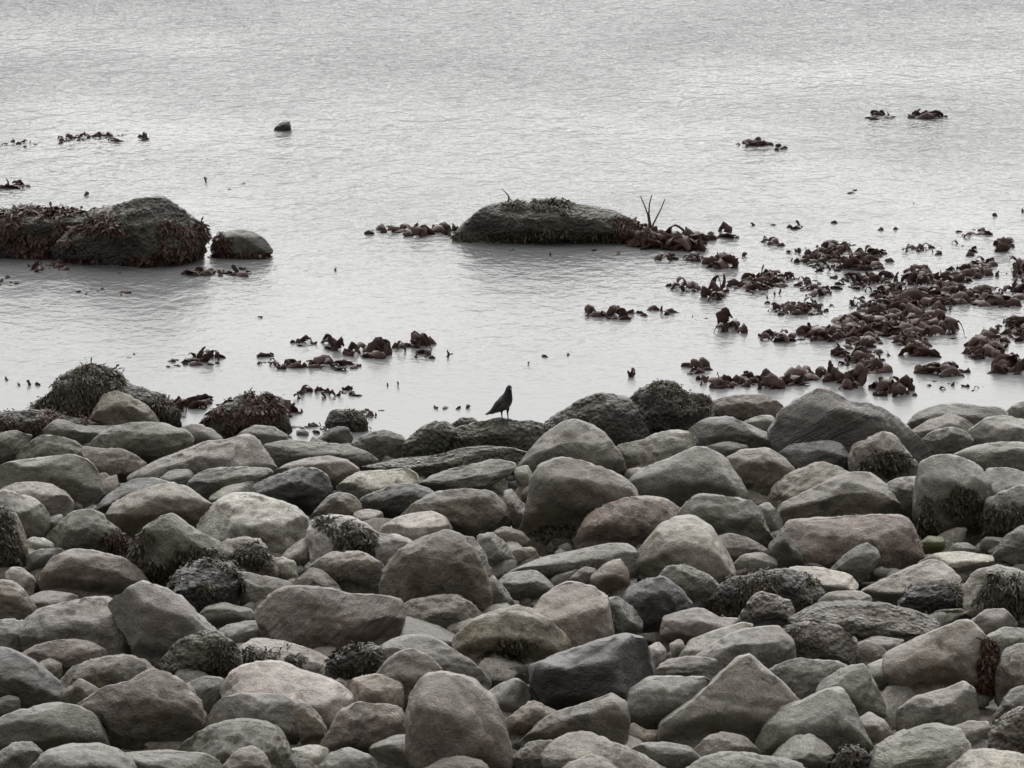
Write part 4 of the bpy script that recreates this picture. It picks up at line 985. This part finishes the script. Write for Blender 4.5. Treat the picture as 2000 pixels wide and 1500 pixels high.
G1, G2 = "kelp clumps floating off the shore", "kelp of the dense bed at right"
KLIST = [
    (110, 147, 274, 11, 6, "short left end of the far kelp row at upper left"),
    (138, 245, 270, 13, 16, "long thin row of kelp far out at upper left"),
    (270, 292, 271, 12, 4, "lone kelp bit right of the far kelp row"),
    (-8, 74, 281, 8, 10, "faint kelp line at the far left edge"),
    (1452, 1500, 283, 21, 6, "dark kelp clump far out at upper right"),
    (1500, 1537, 289, 12, 4, "low kelp trailing right of the far dark clump"),
    (1690, 1748, 228, 12, 8, "low left part of the farthest kelp row at upper right"),
    (1770, 1846, 227, 19, 12, "farthest dark kelp row at upper right"),
    (1652, 1676, 378, 8, 2, "single flat kelp bit between the far rows and kelp bed"),
    (-10, 56, 366, 16, 7, "dark kelp mat at the left edge above the kelp rock"),
    (445, 480, 364, 10, 2, "two tiny kelp tips above the biggest water boulder"),
    (55, 86, 524, 18, 4, "kelp lump in front of the kelp-covered far left rock"),
    (84, 136, 523, 15, 5, "kelp row in front of the biggest water boulder's left foot"),
    (-8, 36, 551, 13, 4, "small kelp mat at the left edge below the water boulders"),
    (360, 422, 533, 19, 7, "red-brown kelp right below the biggest water boulder"),
    (424, 490, 533, 17, 7, "red-brown kelp below the smaller water boulder"),
    (228, 240, 529, 8, 2, "tiny kelp bit under the biggest water boulder"),
    (148, 216, 573, 8, 5, "thin kelp line below the left water boulders"),
    (232, 259, 573, 13, 3, "small kelp lump right of the thin line below the water boulders"),
    (500, 546, 624, 5, 3, "faint kelp streak in the open middle water"),
    (568, 620, 668, 16, 4, "small left bits of the middle kelp group"),
    (630, 671, 678, 34, 4, "upright double kelp arch of the middle group"),
    (676, 711, 686, 34, 4, "hooked kelp loop of the middle group"),
    (712, 766, 692, 40, 7, "largest dark kelp mass of the middle group"),
    (768, 801, 682, 22, 4, "kelp bridge between the middle group's mass and ring"),
    (800, 846, 682, 35, 5, "tall ring-like kelp at the right of the middle group"),
    (805, 852, 693, 13, 3, "low kelp strip under the ring-like kelp"),
    (864, 892, 692, 18, 2, "small kelp leaf right of the middle group"),
    (356, 440, 705, 27, 8, "two-humped kelp mass left of the middle group"),
    (322, 352, 709, 10, 3, "small kelp bit left of the two-humped mass"),
    (248, 272, 701, 6, 2, "tiny kelp bit above the weedy shoreline mound"),
    (498, 542, 703, 14, 4, "left end of the long low kelp strip"),
    (525, 706, 714, 20, 15, "long low kelp strip under the middle group"),
    (330, 367, 797, 40, 6, "tall kelp tuft right of the weedy shoreline mound"),
    (368, 412, 790, 27, 5, "rounded kelp tuft left of the kelp heap"),
    (500, 572, 800, 40, 9, "kelp standing behind the kelp heap"),
    (573, 612, 770, 22, 4, "jagged kelp right of the kelp heap"),
    (598, 702, 770, 17, 10, "purple-brown kelp ribbon in the shallows left of the bird"),
    (556, 592, 810, 20, 4, "small kelp mound in the shallows beside the kelp heap"),
    (704, 746, 807, 14, 4, "small kelp patch in the shallows above the flat awash rock"),
    (590, 640, 838, 14, 5, "dark kelp scraps by the small shoreline stones"),
    (1140, 1172, 618, 26, 5, "left tuft of the kelp line right of centre"),
    (1174, 1242, 620, 27, 6, "peaked main hump of the kelp line right of centre"),
    (1244, 1268, 612, 13, 2, "round knob in the kelp line right of centre"),
    (1270, 1326, 612, 17, 5, "right end of the kelp line right of centre"),
    (1226, 1244, 733, 29, 2, "lone upright kelp blade right above the crusted mound"),
    (1396, 1452, 643, 34, 4, "fin-shaped kelp standing alone left of the kelp bed"),
    (1345, 1382, 616, 5, 2, "faint kelp flecks left of the fin-shaped kelp"),
    (1480, 1502, 657, 14, 2, "small kelp bit right of the fin-shaped kelp"),
    (1488, 1562, 662, 26, 8, "jagged kelp row leading into the bed from the left"),
    (1300, 1368, 564, 21, 7, "low kelp clump below the islet's right end"),
    (1376, 1422, 578, 43, 6, "arched kelp clump left of the kelp bed"),
    (1420, 1470, 565, 15, 5, "thin kelp linking the arched clump to the bed"),
    (1278, 1322, 504, 20, 4, "small kelp lump just under the islet's weedy end"),
    (1335, 1378, 507, 22, 5, "left part of the kelp pair right of the islet"),
    (1376, 1442, 517, 34, 7, "right part of the kelp pair right of the islet"),
    (718, 800, 450, 14, 8, "thin outer tail of weed left of the islet"),
    (780, 900, 455, 26, 14, "thick weed tail against the islet's left end"),
    (1228, 1300, 478, 52, 24, "tall kelp bunch at the islet's right end"),
    (1290, 1376, 482, 46, 26, "reddish kelp bunch outside the islet's right end"),
    (1360, 1400, 462, 18, 4, "low kelp between the islet's bunch and the dark fin"),
    (1398, 1440, 458, 30, 3, "dark kelp fin right of the islet"),
    (1540, 1570, 444, 14, 3, "oval kelp lump above the kelp bed"),
    (1486, 1530, 474, 20, 4, "small kelp left of the kelp bed's top clump"),
    (1868, 1912, 456, 10, 5, "thin kelp line left of an oval lump at upper right"),
    (1908, 1940, 456, 17, 3, "oval kelp lump near the right edge"),
    (1938, 1982, 484, 32, 4, "tall two-lobed kelp at the right edge above the bed"),
    (1760, 1846, 491, 16, 8, "short kelp row above the bed's right part"),
    (1858, 1888, 484, 12, 2, "low kelp right of the short row"),
    (1888, 1912, 494, 18, 2, "round kelp knob right of the short row"),
    (1338, 1386, 724, 29, 5, "dark kelp head at the left end of the near row"),
    (1362, 1386, 746, 20, 3, "kelp bit below the dark head of the near row"),
    (1386, 1432, 753, 32, 6, "near row kelp just right of the crusted mound"),
    (1426, 1478, 748, 26, 6, "near row kelp above the low mottled boulder"),
    (1470, 1535, 750, 36, 9, "near row kelp mass with peaks"),
    (1530, 1594, 746, 34, 8, "near row kelp left of the paired leaves"),
    (1594, 1644, 738, 36, 4, "paired upright kelp leaves above the layered boulder"),
    (1640, 1692, 754, 46, 7, "bent kelp right of the paired leaves"),
    (1688, 1734, 722, 36, 6, "kelp tuft behind the bent kelp of the near row"),
    (1700, 1792, 764, 40, 11, "nearest kelp clump above the layered boulder's right slope"),
    (1788, 1922, 754, 10, 9, "thin kelp chain trailing right of the nearest clump"),
    (1788, 1890, 728, 30, 10, "kelp row above the thin trailing chain"),
    (1935, 2010, 722, 40, 8, "kelp clump at the right edge behind the long low boulder"),
    (1770, 1790, 832, 12, 2, "little kelp stalk between the layered boulder and long low boulder"),
]
for a in KLIST:
    kelp(*a, group=G1, spread=0.22)
# the dense bed at right: clumps that nothing tells apart within each stretch
BED = [
    ("kelp clump in the isolated upper stretch of the right kelp bed", 8, [(1535, 478), (1590, 462), (1640, 466), (1725, 505), (1690, 515), (1600, 522), (1560, 500)], 38),
    ("kelp clump in the left fringe of the right kelp bed", 8, [(1470, 540), (1520, 512), (1560, 540), (1640, 540), (1720, 545), (1700, 560), (1560, 566), (1480, 568)], 32),
    ("kelp clump in the thin middle band of the right kelp bed", 5, [(1530, 588), (1600, 580), (1700, 585), (1720, 602), (1600, 604), (1540, 600)], 24),
    ("kelp clump in the thick upper right part of the kelp bed", 21, [(1720, 530), (1800, 520), (1900, 510), (2020, 500), (2020, 600), (1900, 590), (1800, 615), (1710, 610)], 42),
    ("kelp clump in the thick lower part of the kelp bed", 21, [(1590, 640), (1640, 625), (1740, 620), (1850, 620), (1970, 660), (1960, 690), (1850, 690), (1760, 700), (1680, 712), (1590, 690)], 42),
    ("kelp clump at the right edge of the lower kelp bed", 4, [(1980, 600), (2020, 600), (2020, 700), (1975, 680)], 36),
]
for lab, cnt, poly, hgt in BED:
    P = np.array(poly, float)
    lo, hi = P.min(0), P.max(0)
    k = 0
    while k < cnt:
        x, y = R.uniform(lo[0], hi[0]), R.uniform(lo[1], hi[1])
        y = 17 * round(y / 17) + 5 * math.sin(x / 60) + R.uniform(-3, 3)      # the weed lies in bands
        if in_poly(np.array([x]), np.array([y]), P)[0]:
            w = R.uniform(60, 130)
            kelp(x - w/2, x + w/2, y + 6, hgt * R.uniform(0.35, 0.75), R.randint(9, 14), lab, lab + " group", spread=0.31)
            k += 1
# stipes standing up from the islet's weed
for i, (x0, y0, x1, y1, lab) in enumerate([
        (1264, 420, 1253, 384, "left bare stalk standing in the islet's tall kelp"),
        (1268, 420, 1279, 382, "middle bare stalk standing in the islet's tall kelp"),
        (1276, 420, 1290, 390, "right bare stalk standing in the islet's tall kelp"),
        (988, 392, 983, 370, "single bare stalk on the islet's crest")]):
    t = depth_water(470) if i < 3 else BYKEY['I3']['t']
    p0, p1 = at_depth(x0, y0 + (50 if i < 3 else 8), t), at_depth(x1, y1, t)
    C = p0.copy()
    co, f = [], []
    for k in range(6):
        s = k / 5
        c = (p0 + (p1 - p0) * s) + np.array((0.05 * math.sin(s * 3.4 + i * 2.1), 0.02 * s, 0.0)) - C
        rad = 0.015 * (1 - 0.6 * s)
        for j in range(6):
            co.append(c + np.array((math.cos(j*math.pi/3) * rad, math.sin(j*math.pi/3) * rad, 0)))
    f = [[k*6 + j, k*6 + (j+1) % 6, (k+1)*6 + (j+1) % 6, (k+1)*6 + j] for k in range(5) for j in range(6)]
    tag(link("kelp_stalk", mesh_from("kelp_stalk", np.array(co), f, KELP), loc=C), lab, "kelp", "bare kelp stalks on the islet")
# tiny tips that only just break the surface
TIPS = [(1470, 440), (1510, 440), (1628, 436), (1750, 448), (1785, 398), (1945, 422), (1996, 415), (1720, 450), (1640, 508), (1455, 500), (1498, 582), (1512, 578),
        (1065, 697), (1112, 694), (1030, 712), (1395, 745), (15, 742), (36, 752), (55, 752), (75, 752), (852, 798), (870, 798), (895, 798), (915, 797), (758, 754), (778, 754),
        (1210, 497), (1075, 500), (1160, 490), (1000, 490), (655, 528), (405, 355), (400, 540), (170, 380), (1440, 283)]
for (x, y) in TIPS:
    t = depth_water(y)
    C = at_depth(x, y, t); C[2] = -0.005
    o = link("kelp_tip", R.choice(BLADES), loc=C)
    s = R.uniform(0.04, 0.075)
    o.scale = (s, s, s); o.rotation_euler = (0, 0, R.uniform(0, 6.28))
    tag(o, "tiny dark kelp tip just breaking the calm water surface", "kelp", "tiny kelp tips in the calm water")

# bleached stalks stuck between the boulders at lower right
m_stalk, nt, b = new_mat("bleached_stalk")
nt.links.new(mixc(nt, noise(nt, N(nt, "ShaderNodeTexCoord").outputs['Object'], 30.0, 3), (0.34, 0.31, 0.24, 1), (0.52, 0.49, 0.41, 1)), b.inputs['Base Color'])
b.inputs['Roughness'].default_value = 0.6
for (x0, y0, x1, y1, key, lab) in [(1772, 1327, 1737, 1280, 'U7c', "bleached stalk leaning on the left of the tall grey-tan peak"),
                                   (1728, 1382, 1706, 1336, 'U7c', "bleached stalk standing in the shadowed gap below the peak")]:
    t = BYKEY[key]['t'] - 1.05 * BYKEY[key]['dep']
    p0, p1 = at_depth(x0, y0, t), at_depth(x1, y1, t)
    co = []
    for k in range(7):
        s_ = k / 6
        c_ = (p1 - p0) * s_ + np.array((0.012 * math.sin(s_ * 3.0), 0, 0.01 * math.sin(s_ * 5)))
        rad = 0.016 * (1 - 0.45 * s_) * (1 + 0.15 * math.sin(k * 2.3))
        co += [c_ + np.array((math.cos(j*math.pi/4) * rad, math.sin(j*math.pi/4) * rad, 0)) for j in range(8)]
    f = [[k*8 + j, k*8 + (j+1) % 8, (k+1)*8 + (j+1) % 8, (k+1)*8 + j] for k in range(6) for j in range(8)]
    tag(link("dried_stalk", mesh_from("dried_stalk", np.array(co), f, m_stalk), loc=p0), lab, "stalk", "bleached stalks between the boulders")

# ------------------------------------------------------------------ the bird
m_bird, nt, b = new_mat("bird_plumage")
vc = N(nt, "ShaderNodeAttribute", attribute_name="plumage")
tcb = N(nt, "ShaderNodeTexCoord")
nb = noise(nt, tcb.outputs['Object'], 60.0, 3)
nt.links.new(mixc(nt, 1.0, vc.outputs['Color'], grey(nt, remap(nt, nb, 0.3, 0.7, 0.75, 1.25)), 'MULTIPLY'), b.inputs['Base Color'])
b.inputs['Roughness'].default_value = 0.5
m_beak, nt, b = new_mat("bird_beak")
nz = noise(nt, N(nt, "ShaderNodeTexCoord").outputs['Object'], 90.0, 2)
nt.links.new(mixc(nt, nz, (0.010, 0.009, 0.010, 1), (0.022, 0.020, 0.020, 1)), b.inputs['Base Color'])
b.inputs['Roughness'].default_value = 0.35


def build_bird():
    t = BYKEY['B6']['t'] - 0.02
    foot = at_depth(986, 820.5, t)
    yaw = math.radians(-52)                       # facing right and towards the camera
    H = np.array((math.cos(yaw), math.sin(yaw), 0.0)); Sd = np.array((-math.sin(yaw), math.cos(yaw), 0.0)); Z = np.array((0, 0, 1.0))
    # stations: along heading, height, half width, half height (section tilted with the spine)
    ST = [(-0.285, 0.004, 0.020, 0.005), (-0.250, 0.020, 0.028, 0.012), (-0.200, 0.050, 0.031, 0.020), (-0.150, 0.083, 0.038, 0.032),
          (-0.105, 0.112, 0.053, 0.046), (-0.060, 0.140, 0.067, 0.060), (-0.015, 0.168, 0.075, 0.070), (0.020, 0.200, 0.071, 0.068),
          (0.040, 0.230, 0.056, 0.056), (0.050, 0.258, 0.043, 0.044), (0.056, 0.282, 0.035, 0.037), (0.062, 0.305, 0.031, 0.034),
          (0.070, 0.325, 0.024, 0.026), (0.080, 0.338, 0.011, 0.012)]
    n = 16
    co, colr = [], []
    ST = [(s_, z_ - 0.022 * min(1, max(0, z_ / 0.1)), w_, h_) for (s_, z_, w_, h_) in ST]
    ST = [(s_, z_, w_ * 0.93, h_ * 0.93) for (s_, z_, w_, h_) in ST]
    A = np.array(ST)
    for i, (s, z, w, h) in enumerate(ST):
        i0, i1 = max(i-1, 0), min(i+1, len(ST)-1)
        tg = np.array((A[i1, 0] - A[i0, 0], A[i1, 1] - A[i0, 1])); tg /= np.linalg.norm(tg)
        if i >= 9:                                 # head looks level
            tg = tg * (1 - (i-8)/6) + np.array((0.6, 0.8)) * ((i-8)/6); tg /= np.linalg.norm(tg)
        up2 = np.array((-tg[1], tg[0]))
        for j in range(n):
            a = 2*math.pi*j/n
            cx, cz = math.cos(a) * w, math.sin(a) * h
            co.append(H*(s + up2[0]*cz) + Z*(z + up2[1]*cz) + Sd*cx)
            top = math.sin(a)
            dark = (0.010, 0.008, 0.012); greyb = (0.075, 0.060, 0.060)
            if i <= 3 or i >= 9: c = dark
            elif i == 8: c = (0.018, 0.013, 0.016)
            else: c = greyb if top < 0.55 else (0.028, 0.022, 0.026)
            colr.append((*c, 1))
    f4 = [[i*n + j, i*n + (j+1) % n, (i+1)*n + (j+1) % n, (i+1)*n + j] for i in range(len(ST)-1) for j in range(n)]
    co.append(H*(-0.292) + Z*0.001); colr.append((0.01, 0.008, 0.012, 1))
    co.append(H*0.084 + Z*0.316); colr.append((0.01, 0.008, 0.012, 1))
    bm = bmesh.new()
    vs = [bm.verts.new(c) for c in co]
    for q in f4: bm.faces.new([vs[k] for k in q])
    for j in range(n):
        bm.faces.new([vs[(j+1) % n], vs[j], vs[-2]])
        b0 = (len(ST)-1)*n
        bm.faces.new([vs[b0 + j], vs[b0 + (j+1) % n], vs[-1]])

    def limb(pts, rad, seg=7):
        rings = []
        for i, p in enumerate(pts):
            d = np.array(pts[min(i+1, len(pts)-1)]) - np.array(pts[max(i-1, 0)]); d = d / np.linalg.norm(d)
            a = np.cross(d, (0.3, 0.9, 0.1)); a /= np.linalg.norm(a); b_ = np.cross(d, a)
            rings.append([bm.verts.new(np.array(p) + (a*math.cos(2*math.pi*k/seg) + b_*math.sin(2*math.pi*k/seg))*rad[i]) for k in range(seg)])
            colr.extend([(0.014, 0.012, 0.013, 1)] * seg)
        for r0, r1 in zip(rings[:-1], rings[1:]):
            for k in range(seg): bm.faces.new([r0[k], r0[(k+1) % seg], r1[(k+1) % seg], r1[k]])
        bm.faces.new(rings[0][::-1]); bm.faces.new(rings[-1])

    for sg in (-1, 1):
        off = Sd * 0.026 * sg
        step = 0.012 * sg
        limb([H*(-0.012) + Z*0.135 + off, H*(0.004 + step) + Z*0.098 + off, H*(-0.006 + step) + Z*0.068 + off,
              H*(0.002 + step) + Z*0.034 + off, H*(0.006 + step) + Z*0.006 + off], [0.030, 0.021, 0.0085, 0.0055, 0.007])
        for ta in (-0.5, 0.0, 0.5, math.pi):
            dd = H*math.cos(ta) + Sd*math.sin(ta)
            base = H*(0.006 + step) + off
            limb([base + Z*0.008, base + dd*0.018 + Z*0.010, base + dd*(0.036 if ta < 3 else 0.028) + Z*0.001], [0.0055, 0.0045, 0.0025], 5)
    bmesh.ops.recalc_face_normals(bm, faces=bm.faces)
    me = bpy.data.meshes.new("body")
    bm.to_mesh(me); bm.free()
    ca = me.color_attributes.new("plumage", 'FLOAT_COLOR', 'POINT')
    ca.data.foreach_set("color", np.array(colr, np.float32).ravel())
    me.polygons.foreach_set("use_smooth", np.ones(len(me.polygons), bool))
    me.materials.append(m_bird)
    root = bpy.data.objects.new("bird", None); COL.objects.link(root); root.location = foot; root.empty_display_size = 0.1
    root.scale = (1.04, 1.04, 1.13)
    tag(root, "dark crow-like bird with greyish flanks standing on the barnacled rock", "bird")
    body = link("body", me, root)
    md = body.modifiers.new("sub", 'SUBSURF'); md.levels = 1; md.render_levels = 1
    # folded wings: shells along the flanks
    for sg in (-1, 1):
        pts = []
        for (s, z, w, h) in ((0.034, 0.214, 0.054, 0.020), (0.006, 0.186, 0.068, 0.034), (-0.044, 0.150, 0.067, 0.036), (-0.100, 0.110, 0.053, 0.028),
                             (-0.162, 0.070, 0.040, 0.018), (-0.235, 0.030, 0.028, 0.008)):
            for j in range(7):
                a = -0.5 + 1.5 * j / 6
                pts.append(Z*(-0.020) + H*(s - 0.7*math.sin(a)*h*1.1) + Z*(z + 0.7*math.sin(a)*h*1.1) + Sd*sg*(w*(0.62 + 0.42*math.cos(a*0.9))))
        f = [[i*7 + j, i*7 + j + 1, (i+1)*7 + j + 1, (i+1)*7 + j] for i in range(5) for j in range(6)]
        wm = mesh_from("wing", np.array(pts), f, m_bird)
        cw = wm.color_attributes.new("plumage", 'FLOAT_COLOR', 'POINT')
        cc = np.tile(np.array((0.026, 0.019, 0.023, 1), np.float32), (len(pts), 1))
        cw.data.foreach_set("color", cc.ravel())
        wo = link("wing", wm, root)
        sm = wo.modifiers.new("thick", 'SOLIDIFY'); sm.thickness = 0.006; sm.offset = 0
    # beak and eyes
    d = H*0.25 + np.array((0.12, -0.85, 0)) - Z*0.15
    d = d / np.linalg.norm(d)
    co, f = [], []
    for i, (k, w, h) in enumerate(((0, 0.010, 0.013), (0.022, 0.008, 0.011), (0.042, 0.005, 0.007), (0.056, 0.001, 0.0015))):
        for j in range(8):
            a = 2*math.pi*j/8
            co.append(H*0.080 + Z*0.290 + d*k + Sd*math.cos(a)*w + Z*math.sin(a)*h - Z*0.004*(k/0.056)**2)
    f = [[i*8 + j, i*8 + (j+1) % 8, (i+1)*8 + (j+1) % 8, (i+1)*8 + j] for i in range(3) for j in range(8)]
    link("beak", mesh_from("beak", np.array(co), f, m_beak), root)
    Vv, Ff = ICO[2]
    for sg in (-1, 1):
        link("eye", mesh_from("eye", Vv*0.0045 + H*0.076 + Z*0.298 + Sd*sg*0.0225, Ff, m_beak), root)


build_bird()

# ------------------------------------------------------------------ cobbles in the gaps, and the shore beyond the frame


def scatter(name, pos, sizes, lv, mat, label, seed):
    g = np.random.default_rng(seed)
    V, F = ICO[lv]
    CO, FF = [], []
    for k, (p, s) in enumerate(zip(pos, sizes)):
        sc = np.array((g.uniform(0.8, 1.3), g.uniform(0.7, 1.2), g.uniform(0.5, 0.8))) * s
        a = g.uniform(0, 6.28)
        Rz = np.array(((math.cos(a), -math.sin(a), 0), (math.sin(a), math.cos(a), 0), (0, 0, 1)))
        q = V * sc
        for _ in range(4):
            nn = g.normal(0, 1, 3); nn /= np.linalg.norm(nn)
            e = q @ nn - s * g.uniform(0.5, 0.75)
            q = q - np.maximum(e, 0)[:, None] * nn * 0.9
        q = q * (1 + 0.10 * vnoise(V * 2.2 + k, 3)[:, None])
        CO.append(q @ Rz.T + p); FF.append(F + k * len(V))
    o = link(name, mesh_from(name, np.concatenate(CO), np.concatenate(FF), mat))
    o.color = (0.12, 0.11, 0.092, 1)
    return tag(o, label, None, None, "stuff")



def angular_stone(k):
    g = np.random.default_rng(900 + k)
    V, F = ICO[3]
    q = V * np.array((1.0, g.uniform(0.6, 0.9), g.uniform(0.28, 0.6)))
    for _ in range(16):
        nn = g.normal(0, 1, 3); nn /= np.linalg.norm(nn)
        u = q @ nn
        q = q - np.maximum(u - u.max() * g.uniform(0.55, 0.85), 0)[:, None] * nn
    q = q + V * (0.05 * fbm(V * 2.5 + k, k, 3))[:, None]
    return mesh_from("stone", q, F, MAT['sMSR'[k % 3]])


WEDGE = [angular_stone(k) for k in range(14)]
gx_, gy_ = np.arange(-60, 2070, 12), np.arange(360, 1570, 12)
near = np.full((len(gy_), len(gx_)), 999.0)
for r in shore:
    near = np.where(r['mask'], np.minimum(near, r['t'] - 0.75 * r['dep']), near)
cnt = 0
for _ in range(20000):
    x, y = R.uniform(-20, 2020), R.uniform(850, 1520)
    t = depth_ground(x, y)
    tr = near[int((y - 360) / 12), int((x + 60) / 12)]
    gap = tr - t
    if not (-0.1 < gap < 0.75): continue
    s = R.choice((0.09, 0.12, 0.15, 0.18, 0.22, 0.27))
    C = at_depth(x, y, t)
    o = link("stone", R.choice(WEDGE), loc=(C[0], C[1], C[2] - 0.1 + s * 0.25))
    o.scale = (s * R.uniform(0.8, 1.4), s, s * R.uniform(0.8, 1.2))
    o.rotation_euler = (R.uniform(-0.5, 0.5), R.uniform(-0.5, 0.5), R.uniform(0, 6.28))
    c = PAL[R.choice("ggbbolldtwwl")]
    o.color = (*[v * k_ for v, k_ in zip(c, (0.80, 0.775, 0.72))], 1)
    tag(o, "small angular stone wedged between the bigger boulders", "stone", "small stones wedged between the boulders")
    cnt += 1
    if cnt >= 290: break

g = np.random.default_rng(3)
n = 2600
yy = g.uniform(38, 56.6, n); xx = g.uniform(-6.5, 6.5, n)
sz = g.uniform(0.03, 0.11, n)
scatter("cobbles", np.stack([xx, yy, ground_z(yy) - 0.06 + sz * 0.3], 1), sz, 1, MAT['M'], "small cobbles filling the gaps between the boulders", 5)
pos, sz = [], []
while len(pos) < 260:
    x, y = g.uniform(-13, 13), g.uniform(33, 57)
    q = to_px(np.array((x, y, ground_z(y) + 0.6)))
    q2 = to_px(np.array((x, y, float(ground_z(y)))))
    s = g.uniform(0.25, 0.6)
    m_ = s * FPX / y * 1.5
    if -m_ < q[0] < 2000 + m_ and q[1] - m_ * 0.3 < 1530:
        continue
    pos.append((x, y, float(ground_z(y)) + s * 0.1)); sz.append(s)
scatter("boulder_field", np.array(pos), np.array(sz), 3, MAT['M'], "rest of the boulder shore going on outside the view", 9)
